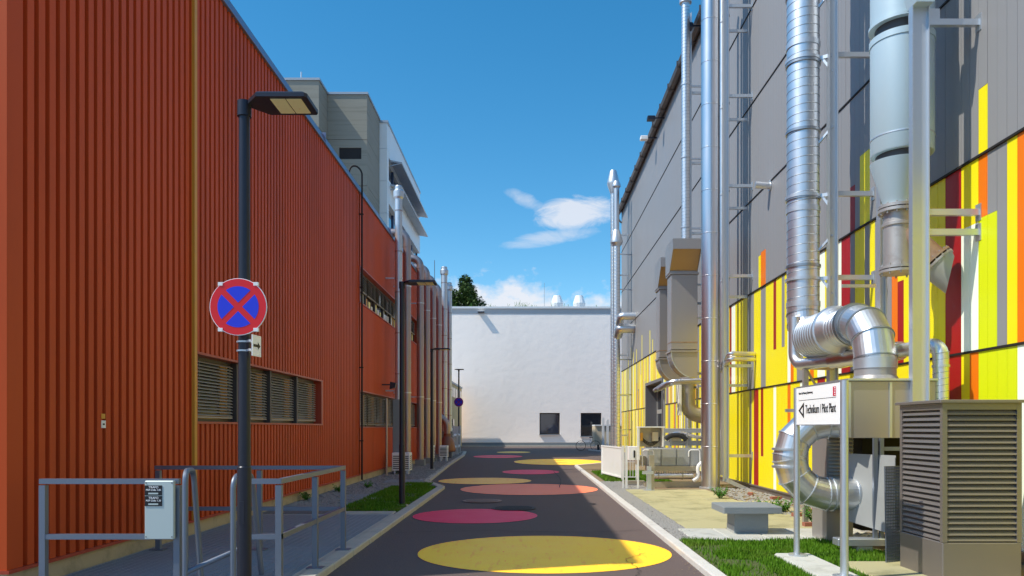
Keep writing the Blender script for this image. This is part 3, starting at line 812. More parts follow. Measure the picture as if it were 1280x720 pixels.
wb = thing('white_building', 'white panelled building with stepped sloping sunshades beyond the concrete tower', 'building', (-8.5, 45.4, 0))
for (a, b_) in ((8, 10.1), (10.1, 12.4), (12.4, 14.3), (14.3, 16.2), (16.2, 18.1), (18.1, 19.62)):
    MB().box(-9.6, -8.32, 45.36, 45.9, a + .01, b_ - .01).build('wall_panel', 'white_panel', wb)
for (z0, z1) in ((8, 9.7), (11.6, 13.3), (15.0, 16.4) , (17.75, 19.62)):
    for k in range(5): MB().box(-8.6, -8.30, 45.91 + k * 2.62, 45.91 + k * 2.62 + 2.61, z0, z1).build('wall_panel', 'white_panel', wb)
MB().box(-20, -8.75, 45.95, 59.0, 0, 19.5).build('wall_core', 'white_panel', wb)
for (z0, z1) in ((9.7, 11.6), (13.3, 15.0), (16.4, 17.75)):
    for k in range(5):
        w = MB(); y0 = 45.95 + k * 2.62
        w.box(-8.65, -8.5, y0, y0 + .1, z0, z1); w.box(-8.65, -8.5, y0 + 2.5, y0 + 2.6, z0, z1); w.box(-8.65, -8.5, y0 + .1, y0 + 2.5, z0, z0 + .1)
        w = w.build('window', 'blue_frame', wb); MB().box(-8.6, -8.57, y0 + .1, y0 + 2.5, z0 + .1, z1).build('pane', 'glass_blue', w)
MB().box(-20, -8.26, 45.3, 59.1, 19.62, 19.76).build('coping', 'shade_metal', wb)
for (z, n) in ((17.65, 9), (16.2, 9), (13.2, 9)):
    for k in range(n):
        y0 = 46.3 + k * 1.34
        b = MB(); b.prism([(-8.32, z + .02), (-7.62, z - .10), (-7.60, z - .03), (-8.32, z + .12)], 'y', y0, y0 + 1.31)
        b.build('sunshade', 'shade_metal', wb)
    MB().bar((-8.3, 46.3, z - .25), (-7.62, 46.32, z - .08), .05, .05).build('bracket', 'shade_metal', wb)

# yellow low building beyond the red one
yb = thing('yellow_building', 'low yellowish building with a dark door, seen just past the end of the red wall', 'building', (-7.5, 58, 0))
MB().box(-12, -5.95, 58, 68.9, 0, 5.1).build('wall', 'yellow_wall', yb)
MB().box(-12.1, -5.88, 57.9, 68.9, 5.1, 5.25).build('roof', 'shade_metal', yb)
for k in range(5): MB().box(-5.952, -5.90, 58.5 + k * 2, 60.2 + k * 2, 4.05, 4.8).build('window', 'glass_warm', yb)
MB().box(-5.95, -5.86, 60, 61.1, 0, 2.3).build('door', 'glass_dark', yb)
MB().box(-6.9, -6.2, 57.93, 57.99, 1.6, 2.9).build('window', 'glass_warm', yb)

# white end wall
ww = thing('end_wall_building', 'long white rendered building closing off the end of the lane', 'building', (0, 70, 0))
holes = [(1.05, 2.90, 1.02, 2.98), (4.80, 6.70, .85, 2.98)]
def cut_wall(x0, x1, z0, z1, holes, y, d, m, name='wall'):
    xs = sorted({x0, x1, *[h[0] for h in holes], *[h[1] for h in holes]})
    b = MB()
    for a, c in zip(xs, xs[1:]):
        hh = [h for h in holes if h[0] <= a + 1e-6 and h[1] >= c - 1e-6]
        if not hh: b.add([(a, y, z0), (c, y, z0), (c, y, z1), (a, y, z1)], [(0, 1, 2, 3)])
        else:
            h = hh[0]
            for (p, q) in ((z0, h[2]), (h[3], z1)): b.add([(a, y, p), (c, y, p), (c, y, q), (a, y, q)], [(0, 1, 2, 3)])
            b.add([(a, y, h[2]), (c, y, h[2]), (c, y + d, h[2]), (a, y + d, h[2])], [(0, 1, 2, 3)])
            b.add([(a, y, h[3]), (a, y + d, h[3]), (c, y + d, h[3]), (c, y, h[3])], [(0, 1, 2, 3)])
            b.add([(a, y, h[2]), (a, y + d, h[2]), (a, y + d, h[3]), (a, y, h[3])], [(0, 1, 2, 3)])
            b.add([(c, y, h[2]), (c, y, h[3]), (c, y + d, h[3]), (c, y + d, h[2])], [(0, 1, 2, 3)])
    return b.build(name, m, ww)
cut_wall(-30, 30, .28, 12.0, holes, 70, .35, 'white_render')
MB().box(-30, 30, 70.5, 95, 0, 12.2).build('wall_core', 'roof_sheet', ww)
MB().box(-30, 30, 69.97, 70.4, -.1, .27).build('plinth', 'bench_grey', ww)
MB().box(-30, 30, 69.98, 70.5, 12.0, 12.48).build('parapet', 'render_band', ww)
MB().box(-30, 30, 69.86, 70.6, 12.48, 12.66).build('coping', 'white_paint', ww)
for h in holes:
    f = MB(); t = .1
    f.box(h[0], h[0] + t, 70.22, 70.34, h[2], h[3]); f.box(h[1] - t, h[1], 70.22, 70.34, h[2], h[3])
    f.box(h[0] + t, h[1] - t, 70.222, 70.338, h[2], h[2] + t); f.box(h[0] + t, h[1] - t, 70.222, 70.338, h[3] - t, h[3])
    f = f.build('window', 'frame_dark', ww)
    MB().box(h[0] + t, h[1] - t, 70.27, 70.29, h[2] + t, h[3] - t).build('pane', 'glass_blue' if h[0] < 2 else 'glass_dark', f)
    MB().box(h[0] - .04, h[1] + .04, 69.84, 70.2, h[2] - .07, h[2]).build('sill', 'shade_metal', f)
r = thing('wall_lamp', 'small floodlight sticking out below the roof edge of the white end wall', 'lamp', (-4.3, 70, 12.1))
MB().box(-4.56, -3.98, 69.55, 69.97, 12.08, 12.17).build('lamp_head', 'lamp_black', r)
MB().box(-4.52, -4.02, 69.6, 69.93, 12.172, 12.21).build('lamp_cover', 'white_paint', r)
for i, (x, lb) in enumerate(((2.85, 'white cowl-shaped roof vent, left of the two on the white building'), (5.0, 'white cowl-shaped roof vent, right of the two on the white building'))):
    r = thing('roof_vent', lb, 'vent', (x, 75, 12.2), group='white vents on the roof of the end building')
    MB().lathe([(.34, 0), (.34, .5), (.42, .62), (.60, 1.45)], (x, 75, 12.2), 12, sm=False).build('base', 'white_paint', r)
    MB().lathe([(.60, 1.46), (.61, 1.56), (.38, 2.25), (.36, 2.32)], (x, 75, 12.2), 12, sm=False).build('hood', 'white_paint', r)
# weeds on the roof edge and thin masts
b = MB()
for _ in range(34):
    x = random.choice([rnd(-4, -3), rnd(-1, 2.5), rnd(-7, 7), rnd(-1.2, .4)]); h = rnd(.15, .75) * (1.3 if abs(x - .2) < 2 else .8)
    b.bar((x, 70.8, 12.2), (x + rnd(-.15, .15), 70.8, 12.5 + h), .02, .02)
    for k in range(3): b.bar((x, 70.8, 12.4 + h * .3 * k), (x + rnd(-.2, .2), 70.8, 12.6 + h * .3 * k + .1), .03, .02)
stuff(b.build('roof_weeds', 'weed_leaf'))
b = MB(); b.cyl((1.55, 73, 12.2), (1.55, 73, 15.4), .02, n=6); tag(b.build('mast', 'shade_metal', org=(1.55, 73, 12.2)), 'thin rod mast on the white roof beside the left vent', 'mast')
b = MB(); b.cyl((-7.3, 60, 5.2), (-7.3, 60, 14.7), .03, n=6); tag(b.build('mast', 'shade_metal', org=(-7.3, 60, 5.2)), 'thin rod mast above the far end of the red wall', 'mast')

# tree behind
def tree(x, y, h, rad, label, m=('leaf_dark', 'leaf_mid'), z0=0.0, seed=1, n=9000):
    rs = random.Random(seed)
    root = thing('conifer_tree' if seed == 1 else 'tree', label, 'tree', (x, y, z0))
    t = MB(); t.sweep([(x, y, z0), (x + .1, y, z0 + h * .4), (x - .1, y, z0 + h * .92)], [.35, .24, .05], 10)
    cl = []
    for i in range(34):
        zz = z0 + h * (.35 + .62 * rs.random()); f = math.sqrt(max(0, 1 - (((zz - z0) / h - .60) / .42) ** 2))
        a = rs.random() * 6.28; rr = rad * max(f, .2) * (.35 + .65 * rs.random())
        cx, cy = x + math.cos(a) * rr, y + math.sin(a) * rr
        cl.append((cx, cy, zz, rad * rs.uniform(.20, .36)))
        t.sweep([(x, y, zz - rr * .5), (cx, cy, zz)], [.08, .02], 5)
    t.build('trunk', 'bark', root)
    bs = [MB(), MB()]
    for i in range(n):
        c = cl[rs.randrange(len(cl))]
        u = Vector((rs.gauss(0, 1), rs.gauss(0, 1), rs.gauss(0, 1))).normalized() * c[3] * (rs.random() ** .45)
        p = Vector((c[0], c[1], c[2])) + Vector((u.x, u.y, u.z * 1.25))
        s_ = rs.uniform(.07, .16); q = Vector((rs.gauss(0, 1), rs.gauss(0, 1), rs.gauss(0, .6))).normalized()
        w = q.cross(Vector((0, 0, 1))); w = w.normalized() * s_ if w.length > .01 else Vector((s_, 0, 0))
        up = (q.cross(w).normalized() + Vector((0, 0, .8))).normalized() * s_ * 2.4
        bs[i % 2].add([p - w, p + w, p + up], [(0, 1, 2)])
    bs[0].build('crown', m[0], root); bs[1].build('crown', m[1], root)
tree(-7.4, 86, 18.3, 3.3, 'dark green dense tree showing above the left end of the white wall', seed=1, n=26000)
tree(-3.9, 90, 15.1, 1.6, 'low dark bush-like tree top beside the dense tree above the white wall', seed=2, n=5000)

# bicycle, white posts, tank at the far right end
bk = thing('bicycle', 'grey bicycle parked against a stand before the white wall', 'bicycle', (4.0, 57, RZ))
for x in (3.92, 5.0):
    w = MB(); w.sweep([(x + .36 * math.cos(a * math.pi / 12), 57, RZ + .37 + .36 * math.sin(a * math.pi / 12)) for a in range(25)], .022, 6, caps=False)
    for k in range(8): w.bar((x, 57, RZ + .37), (x + .35 * math.cos(k * .785), 57, RZ + .37 + .35 * math.sin(k * .785)), .006, .006)
    w.build('wheel', 'rubber', bk)
f = MB(); z = RZ + .37
for p, q in (((3.92, z), (4.08, z + .52)), ((4.08, z + .48), (4.62, z + .45)), ((4.08, z + .38), (4.42, z - .05)), ((4.42, z - .05), (4.66, z + .55)), ((4.42, z - .05), (5.0, z)), ((4.62, z + .42), (5.0, z))):
    f.cyl((p[0], 57, p[1]), (q[0], 57, q[1]), .018, n=6)
f.build('frame', 'shade_metal', bk)
MB().cyl((4.1, 56.75, z + .62), (4.1, 57.25, z + .62), .015, n=6).build('handlebar', 'shade_metal', bk)
MB().box(4.55, 4.80, 56.93, 57.07, z + .58, z + .64).build('saddle', 'rubber', bk)
b = MB(); b.box(5.3, 5.46, 54.9, 55.06, -.05, 2.35); tag(b.build('sign_post', 'white_paint', org=(5.38, 55, 0)), 'tall white square post beside the bicycle, left of the pair', 'post', 'pair of white posts beside the bicycle')
b = MB(); b.box(5.62, 5.78, 54.9, 55.06, -.05, 2.2); tag(b.build('sign_post', 'white_paint', org=(5.70, 55, 0)), 'slightly lower white square post, right of the pair by the bicycle', 'post', 'pair of white posts beside the bicycle')
tk = thing('container_box', 'beige metal container on feet between the white posts and the far pipes', 'container', (6.4, 58, 0))
MB().bbox(5.0, 7.6, 57.6, 60, .35, 1.75, .05).build('body', 'tank_beige', tk)
MB().box(5.0, 7.6, 57.5, 60, 1.75, 1.85).build('lid', 'white_paint', tk)
for x in (5.2, 7.3): MB().box(x, x + .15, 57.7, 57.85, -.08, .35).build('foot', 'frame_dark', tk)
MB().lathe([(.01, 0), (.12, .05), (.12, .2), (.01, .26)], (6.8, 58.4, 2.0), 10).build('lamp', 'white_paint', tk)

# ================================================================ STREET LAMPS AND ROAD SIGNS
def street_lamp(x, y, h, label, L=.62, grp='black street lamps along the left kerb', base=0.0, sym=False):
    r = thing('street_lamp', label, 'street lamp', (x, y, base), group=grp)
    MB().sweep([(x, y, base), (x, y, base + 1.25), (x, y, base + 1.26), (x, y, base + h - .12)], [.062, .062, .055, .048], 18).build('pole', 'lamp_black', r)
    MB().cyl((x, y, base + h - .12), (x, y, base + h + .015), .062, n=18).build('pole_cap', 'lamp_black', r)
    MB().cyl((x, y, base), (x, y, base + .02), .13, n=18).build('base_plate', 'concrete_edge', r)
    MB().box(x - .02, x + .02, y - .066, y - .05, base + .75, base + .95).build('hatch', 'lamp_black', r)
    x0 = x + .05 if not sym else x - L / 2
    z = base + h
    hd = MB()
    pts = [(x0, y - .05), (x0 + .12, y - .20), (x0 + L + .04, y - .20), (x0 + L + .06, y - .17), (x0 + L + .06, y + .17), (x0 + L + .04, y + .20), (x0 + .12, y + .20), (x0, y + .05)]
    n = len(pts); c = Vector((x0 + L / 2, y)); k = .93
    lo = [(p[0], p[1], z - .022) for p in pts]; mid = [(p[0], p[1], z + .012) for p in pts]; up = [(c.x + (p[0] - c.x) * k, c.y + (p[1] - c.y) * k, z + .026) for p in pts]
    hd.add(lo + mid + up, [tuple(range(n - 1, -1, -1)), tuple(range(2 * n, 3 * n))] + [(a * n + i, a * n + (i + 1) % n, (a + 1) * n + (i + 1) % n, (a + 1) * n + i) for a in (0, 1) for i in range(n)])
    hd = hd.build('lamp_head', 'lamp_black', r)
    for q in (0, 1):
        xx = x0 + L * .46 + q * L * .28
        fr = MB(); fr.box(xx, xx + L * .26, y - .15, y + .15, z - .029, z - .0225); fr.build('lens', 'lamp_lens', hd)
    return r
street_lamp(-2.53, 6.85, 4.495, 'tall black street lamp nearest the camera, carrying the round no-stopping sign', .50)
street_lamp(-2.60, 15.85, 4.60, 'black street lamp rising from the grass strip, second from the camera', .60)
street_lamp(-3.72, 29.7, 4.65, 'black street lamp on the gravel before the brown ducts, third from the camera', .60)
street_lamp(-4.55, 50.5, 5.45, 'farthest black street lamp, before the white end wall with a small round sign', .55, sym=True)

def stopping_sign(x, y, z, d, label, far=False):
    r = thing('no_stopping_sign', label, 'road sign', (x, y, z))
    n = 48
    MB().cyl((x, y, z), (x, y - .012, z), d / 2, n=n, sm=False).build('rim', 'sign_white', r)
    MB().cyl((x, y - .0125, z), (x, y - .0145, z), d / 2 * .98, n=n, sm=False).build('disc', 'sign_red' if not far else 'sign_purple', r)
    rb = d / 2 * .72; hw = d * .052
    for q in range(4):                                       # four blue quadrants, the red cross is left between them
        a0 = math.asin(hw / rb); pts = []
        ca = q * math.pi / 2
        for k in range(13):
            a = ca - math.pi / 4 + a0 + (math.pi / 2 - 2 * a0) * k / 12
            pts.append((x + rb * math.cos(a), z + rb * math.sin(a)))
        pts.append((x + hw * math.sqrt(2) * math.cos(ca), z + hw * math.sqrt(2) * math.sin(ca)))
        MB().prism(pts, 'y', y - .0165, y - .015).build('quadrant', 'sign_blue' if not far else 'sign_blue', r)
    if not far:
        for (sx, sz) in ((-.62, .80), (.62, .80), (-.62, -.80), (.62, -.80)):
            MB().box(x + sx * d / 2 - .02, x + sx * d / 2 + .02, y - .02, y + .01, z + sz * d / 2 - .015, z + sz * d / 2 + .015, rz=0).build('clip', 'white_paint', r)
        for sz in (-.8, .8): MB().box(x - d * .31, x + d * .31, y + .002, y + .03, z + sz * d / 2 - .015, z + sz * d / 2 + .015).build('bracket', 'galv', r)
    return r
stopping_sign(-2.535, 6.73, 2.66, .50, 'round red and blue no-stopping sign clamped to the nearest lamp post')
stopping_sign(-4.55, 50.42, 3.30, .62, 'small distant round no-stopping sign on the farthest lamp post', True)
r = thing('arrow_plate', 'small white plate with a black arrow bracketed under the no-stopping sign', 'sign', (-2.43, 6.75, 2.32))
ang = R(83); pb = MB()
pb.bar((-2.408, 6.70, 2.325), (-2.408 + .165 * math.cos(ang), 6.70 + .165 * math.sin(ang), 2.325), .006, .185)
pb.build('plate', 'sign_white', r)
ux, uy = math.cos(ang), math.sin(ang)
def onp(s_, t, off=.0045): return (-2.408 + s_ * ux + off * uy, 6.70 + s_ * uy - off * ux, 2.325 + t)
ar = MB(); ar.add([onp(.02, -.012), onp(.10, -.012), onp(.10, .012), onp(.02, .012)], [(0, 1, 2, 3)]); ar.add([onp(.10, -.035), onp(.150, 0), onp(.10, .035)], [(0, 1, 2)])
ar.build('arrow', 'black_print', r)
for z in (2.36, 2.28):
    MB().cyl((-2.53, 6.85, z), (-2.53, 6.85, z + .015), .066, n=16).build('clamp', 'galv', r)
    MB().bar((-2.48, 6.80, z + .008), (-2.44, 6.74, z + .008), .02, .02).build('bolt', 'galv', r)

# ================================================================ RIGHT: PANELLED BUILDING
XR = 5.9
FR = 48.4
rb_ = thing('panelled_building', 'tall grey hall with yellow, orange and red cladding strips on the right of the lane', 'building', (XR, 8.5, 0))
ROWS = [(.13, 2.63), (2.63, 5.17), (5.17, 7.62), (7.62, 10.15), (10.15, 12.68), (12.68, 15.2)]
CODE = {'Y': 'yellow_plank', 'L': 'lime_plank', 'O': 'orange_plank', 'R': 'red_plank', 'W': 'white_plank', 'G': 'grey_plank', 'D': 'ochre_plank', 'P': 'pale_plank'}
# image-free list of strips: (y from, y to, colours from bottom to top with the height where they change)
def S(a, b, c): return (5664 / (b - 660), 5664 / (a - 660), c)
TA = [S(1271, 1290, 'O'), S(1256, 1271, 'Y'), S(1243, 1256, 'G'), S(1232, 1243, ('L', 4.34, 'G')), S(1220, 1232, ('L', 4.34, 'O')), S(1206, 1220, ('W', 4.30, 'Y')), S(1197, 1206, 'Y'),
      S(1185, 1197, 'R'), S(1166, 1185, 'Y'), S(1158, 1166, 'Y'), S(1140, 1158, 'G'), S(1132, 1140, 'Y'), S(1124, 1132, ('R', 3.93, 'Y')), S(1116, 1124, 'O'), S(1113, 1116, 'Y'), S(1096, 1113, 'G'),
      S(1089, 1096, 'Y'), S(1083, 1089, 'G'), S(1070, 1083, 'Y'), S(1064, 1070, 'G'), S(1053, 1064, 'R'), S(1048, 1053, 'W'), S(1040, 1048, 'G'), S(1030, 1040, 'Y'), S(1024, 1030, 'W'),
      S(1018, 1024, 'Y'), S(1012, 1018, 'O'), S(1005, 1012, 'Y'), S(997, 1005, 'G'), S(992, 997, 'Y'), S(988.5, 992, 'O'), S(984, 988.5, 'W'), S(981, 984, 'Y'), S(975.5, 981, ('Y', 3.48, 'G')),
      S(971, 975.5, 'Y'), S(967, 971, ('Y', 3.48, 'R')), S(957, 967, 'Y'), S(952, 957, 'G'), S(941, 952, 'Y'), S(934, 941, 'G'), S(918, 934, 'Y'), S(915.5, 918, 'W'), S(912.5, 915.5, 'R'), S(908, 912.5, 'Y')]
TB = [S(1266, 1284, 'W'), S(1228, 1266, 'L'), S(1216, 1228, 'O'), S(1198, 1216, 'Y'), S(1185, 1198, 'R'), S(1166, 1185, 'Y'), S(1118, 1166, 'Y'), S(1108, 1118, 'O'), S(1082, 1108, 'Y'), S(1074, 1082, 'R'),
      S(1030, 1074, 'Y'), S(1023, 1030, 'R'), S(1010, 1023, 'Y'), S(1002, 1010, 'W'), S(989, 1002, 'Y'), S(985, 989, 'O'), S(970.5, 985, 'Y'), S(966.5, 970.5, 'W'), S(953.5, 966.5, 'Y'),
      S(950, 953.5, ('Y', .89, 'R')), S(947, 950, 'Y'), S(943.5, 947, 'R'), S(938.5, 943.5, 'Y'), S(936, 938.5, 'G'), S(925, 936, 'Y'), S(915, 925, 'Y'), S(908, 915, 'Y')]
TC = [S(1222, 1234, ('Y', 6.03, 'G')), S(1077.5, 1084, ('Y', 6.43, 'G')), S(1065, 1071.5, ('R', 6.0, 'G')), S(948.7, 952, ('Y', 5.99, 'G')), S(952, 955.8, ('O', 6.05, 'G'))]
rs = random.Random(11)
def runs(row, y):
    if row > 2: return 'G'
    if row == 2:
        for a, b_, c in TC:
            if a <= y < b_: return c
        if y > 30 and rs.random() < .06: return ('Y', 5.17 + rs.uniform(.4, 1.6), 'G')
        return 'G'
    for a, b_, c in (TB if row == 0 else TA):
        if a <= y < b_: return c
    q = rs.random()
    if y < 12: return rs.choice('YYGOLY')
    c = 'Y' if q < .52 else 'P' if q < .66 else 'W' if q < .72 else 'G' if q < .86 else 'D' if q < .93 else 'O' if q < .97 else 'R'
    if rs.random() < .15: return (c, ROWS[row][0] + rs.uniform(.6, 1.9), rs.choice('YYG'))
    return c
PORT = (33.5, 38.3, 3.82)
near_meshes = {}
far = {k: MB() for k in CODE}
D0 = 9.26 - .2 * 25
k = 0; count = 0
while D0 + k * .2 < FR - .1:
    y0 = D0 + k * .2; y1 = y0 + .2; k += 1
    for r_, (z0, z1) in enumerate(ROWS):
        if y0 > PORT[0] - .1 and y1 < PORT[1] + .1:
            if r_ == 0: continue
            if r_ == 1: z0 = PORT[2]
        c = runs(r_, (y0 + y1) / 2)
        segs = [(z0, z1, c)] if isinstance(c, str) else [(z0, max(z0, min(c[1], z1)), c[0]), (max(z0, c[1]), z1, c[2])]
        for (a, b_, col) in segs:
            if b_ - a < .02: continue
            top = b_ - .035 if abs(b_ - z1) < 1e-6 else b_ - .004
            key = (round(a, 3), round(top, 3), col)
            if 8.6 < y0 < 16.7 and r_ < 5 and not (r_ >= 4 and y0 > 13.5) and count < 290:
                if key not in near_meshes: near_meshes[key] = MB().box(0, .03, .0025, .1975, a, top).mesh('plank', CODE[col])
                o = inst(near_meshes[key], 'cladding_plank', rb_, (rnd(-.0015, .0015), y0 - 8.5, 0)); count += 1
            else: far[col].box(XR, XR + .03, y0 + .0025, y1 - .0025, a, top)
allf = MB(); mats_ = []
for i, (c, b_) in enumerate(far.items()):
    allf.add(b_.v, b_.f, i); mats_.append(CODE[c])
stuff(allf.build('cladding_plank', mats_, rb_))
b = MB()
for (ya, yb_, za, zb) in ((3, PORT[0], 0, 15.18), (PORT[1], FR, 0, 15.18), (PORT[0], PORT[1], PORT[2], 15.18)): b.box(XR + .034, XR + .6, ya, yb_, za, zb)
b.box(XR + .9, 30, 3, FR, 0, 15.1)
b.build('inner_wall', 'joint_black', rb_)
for (z, s_) in ((2.63, .02), (5.17, .03), (7.62, .018), (10.15, .018), (12.68, .018)):
    b = MB()
    if z < 3: b.box(XR - s_, XR + .03, 3, PORT[0], z - .033, z - .004); b.box(XR - s_, XR + .03, PORT[1], FR, z - .033, z - .004)
    else: b.box(XR - s_, XR + .03, 3, FR, z - .033, z - .004)
    b.build('joint_flashing', 'joint_black', rb_)
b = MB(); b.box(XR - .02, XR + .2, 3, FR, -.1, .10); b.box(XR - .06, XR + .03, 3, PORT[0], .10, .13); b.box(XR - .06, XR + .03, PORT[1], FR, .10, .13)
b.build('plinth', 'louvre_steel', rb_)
# roof edge with gutter
b = MB(); b.box(XR - .05, 30, 3, FR + .1, 15.2, 15.42); b.build('roof', 'gutter_metal', rb_)
b = MB()
prof = [(XR - .07, 15.30), (XR - .30, 15.30), (XR - .33, 15.22), (XR - .28, 15.10), (XR - .14, 15.07), (XR - .07, 15.12)]
b.prism(prof, 'y', 3, FR + .2); b.build('gutter', 'gutter_metal', rb_)
for i in range(24): MB().box(XR - .345, XR - .05, 4 + i * 1.9, 4.05 + i * 1.9, 15.05, 15.325).build('gutter_bracket', 'gutter_metal', rb_)
b = MB(); b.sweep(fillet([(XR - .2, FR - .1, 15.1), (XR - .2, FR - .1, 14.7), (XR - .02, FR - .1, 14.5)], .1), .05, 8); b.build('gutter_outlet', 'gutter_metal', rb_)
# far wall of the hall (facing the cross street) and portal
b = MB(); b.box(XR + .03, 30, FR, FR + .05, .1, 15.2); b.build('end_cladding', 'grey_plank', rb_)
b = MB(); y0, y1, zt = PORT
b.box(XR - .05, XR + .62, y1 - .14, y1, 0, zt); b.box(XR - .05, XR + .62, y0, y0 + .14, 0, zt); b.box(XR - .053, XR + .62, y0 + .14, y1 - .14, zt - .14, zt - .003)
b.build('door_surround', 'frame_grey', rb_)
d = MB(); xx = XR + .5
for yy in (y0 + .14, y0 + 1.6, y0 + 3.1, y1 - .24): d.box(xx, xx + .08, yy, yy + .1, .02, zt - .14)
d.box(xx, xx + .081, y0 + .24, y1 - .24, 2.3, 2.5); d.box(xx - .001, xx + .08, y0 + .24, y1 - .24, .02, .3)
d = d.build('door', 'unit_grey', rb_)
MB().box(xx + .03, xx + .05, y0 + .2, y1 - .2, .3, zt - .14).build('pane', 'glass_dark', d)

# wall mounted pieces
r = thing('wall_spout', 'short cut-off pipe sticking out of the grey wall between stack and spiral duct', 'pipe', (XR, 18.7, 7.5))
MB().sweep(fillet([(XR, 18.7, 7.5), (XR - .10, 18.7, 7.5), (XR - .36, 18.72, 7.53)], .05), .085, 14).build('pipe', 'galv_duct', r)
MB().cyl((XR - .02, 18.7, 7.5), (XR - .004, 18.7, 7.5), .13, n=16).build('collar', 'galv', r)
for i, (y, z, lb) in enumerate(((25.6, 15.0, 'dark floodlight under the gutter near the thin spiral pipe'), (33.2, 15.0, 'dark floodlight under the gutter, middle one'), (35.2, 14.9, 'small white camera below the gutter, left of the middle floodlight'))):
    r = thing('gutter_lamp' if i < 2 else 'security_camera', lb, 'lamp' if i < 2 else 'camera', (XR - .3, y, z))
    MB().bar((XR, y, z), (XR - .45, y, z), .05, .05).build('bracket', 'lamp_black', r)
    MB().bbox(XR - .75, XR - .42, y - .15, y + .15, z - .1, z + .06, .02).build('housing', 'lamp_black' if i < 2 else 'white_paint', r)

# ================================================================ DUCTS AND STACKS ON THE RIGHT
def helix(b, x, y, z0, z1, r, pitch=.14, n=32, ridge=.005):
    fr_ = (0, .86, .90, .95)                         # flat, then a small standing seam
    rr = (r, r, r + ridge, r)
    turns = int((z1 - z0) / pitch) - 1; base = len(b.v); rows = turns * 4
    for i in range(rows):
        for j in range(n):
            t, q = divmod(i, 4); a = 2 * math.pi * j / n
            z = z0 + (t + fr_[q] + j / n) * pitch
            b.v.append((x + rr[q] * math.cos(a), y + rr[q] * math.sin(a), z))
    for i in range(rows - 1):
        for j in range(n):
            if j < n - 1: f = (base + i * n + j, base + i * n + j + 1, base + (i + 1) * n + j + 1, base + (i + 1) * n + j)
            else:
                if i + 5 >= rows: continue
                f = (base + i * n + j, base + (i + 4) * n, base + (i + 5) * n, base + (i + 1) * n + j)
            b.f.append(f); b.m.append(1 if i % 4 in (1, 2) else 0); b.sm.append(True)
    return b
def clamp(root, x, y, z, r, m='galv', h=.05, t=.02):
    return MB().cyl((x, y, z), (x, y, z + h), r + t, n=32).build('clamp_band', m, root)

# 1 big spiral duct
DX, DY, DR = 4.80, 13.4, .272
r = thing('spiral_duct', 'large galvanised spiral duct up the facade, bending over a silencer into the air box', 'duct', (DX, DY, 2.3))
b = MB(); helix(b, DX, DY, 3.62, 16.0, DR, .15, 40); b.build('riser', ['galv_duct', 'duct_ridge'], r)
for z in (4.38, 5.55, 6.72, 7.90, 9.08, 10.25): clamp(r, DX, DY, z, DR, 'duct_ridge', .045, .022)
for z in (3.70, 5.34, 8.2): MB().cyl((DX, DY, z), (DX, DY, z + .09), DR + .013, n=40).build('coupler', 'galv', r)
el_ = fillet([(DX, DY, 3.72), (DX, DY, 3.12), (DX, DY - 1.0, 3.12)], .46, 4)[:6]
MB().sweep(el_, DR + .004, 36, sm=False).build('elbow', 'galv_duct', r)
for p, q in zip(el_[1:-1], el_[2:]):
    d_ = (Vector(q) - Vector(p)).normalized() * .02
    MB().sweep([Vector(p) - d_ * .5, Vector(p) + d_ * .5], DR + .016, 36).build('seam', 'duct_ridge', r)
pth = [(DX, 12.95, 3.12)]; rad = [.27]; ml = []
def add(yy, rr, m=0): pth.append((DX, yy, 3.12)); rad.append(rr); ml.append(m)
add(12.94, .35)
yy = 12.90
while yy > 12.05: add(yy, .345); add(yy - .008, .357, 1); add(yy - .030, .357, 1); add(yy - .038, .345, 1); yy -= .105
add(11.98, .345); add(11.97, .385, 1); add(11.93, .385, 1); add(11.92, .36); add(11.80, .285)
yy = 11.78
while yy > 11.42: add(yy, .275); add(yy - .012, .285, 1); add(yy - .024, .275, 1); yy -= .11
add(11.34, .272); 
MB().sweep(pth, rad, 40, mlist=ml).build('silencer', ['galv_duct', 'galv'], r)
for y_ in (11.34, 11.27): MB().cyl((DX, y_, 3.12), (DX, y_ - .03, 3.12), .315, n=40).build('flange', 'duct_ridge', r)
EY = 10.62
el_ = fillet([(DX, 11.3, 3.12), (DX, EY, 3.12), (DX, EY, 2.45)], .56, 3)
MB().sweep(el_, DR + .002, 36, sm=False).build('elbow', 'galv_duct', r)
for p in el_[1:-1]:
    i = el_.index(p); d_ = (Vector(el_[i + 1]) - Vector(el_[i - 1])).normalized() * .02
    MB().sweep([Vector(p) - d_ * .5, Vector(p) + d_ * .5], DR + .018, 36).build('seam', 'duct_ridge', r)
MB().cyl((DX, EY, 2.42), (DX, EY, 2.56), DR + .014, n=36).build('coupler', 'galv', r)
MB().sweep([(DX, EY, 2.50), (DX, EY, 2.32), (DX, EY, 2.24)], [DR, DR, DR + .05], 36).build('spigot', 'duct_brown', r)

# 2 air handling box and C-shaped duct
r = thing('air_box', 'brownish steel air box standing on legs, into which the large bent duct drops', 'duct box', (4.8, 10.6, 1.4))
MB().bbox(4.20, 5.50, 10.08, 11.2, 1.47, 2.22, .012).build('casing', 'duct_brown', r)
for x in (4.20, 4.74, 5.46): MB().box(x, x + .035, 10.066, 10.079, 1.475, 2.20).build('corner_bead', 'galv', r)
MB().box(4.19, 5.51, 10.05, 11.21, 2.222, 2.25).build('lid', 'galv', r)
for (x, y) in ((4.52, 10.0), (4.60, 10.0), (4.24, 11.1), (5.40, 11.1), (5.40, 10.12)): MB().box(x - .025, x + .025, y - .025, y + .025, .17, 1.469).build('leg', 'rail_steel', r)
MB().bar((4.6, 10.0, 1.33), (5.3, 10.0, 1.33), .04, .05).build('cross_bar', 'rail_steel', r)
MB().bbox(4.0, 4.62, 9.90, 10.10, .08, .17, .01).build('base_channel', 'galv', r)
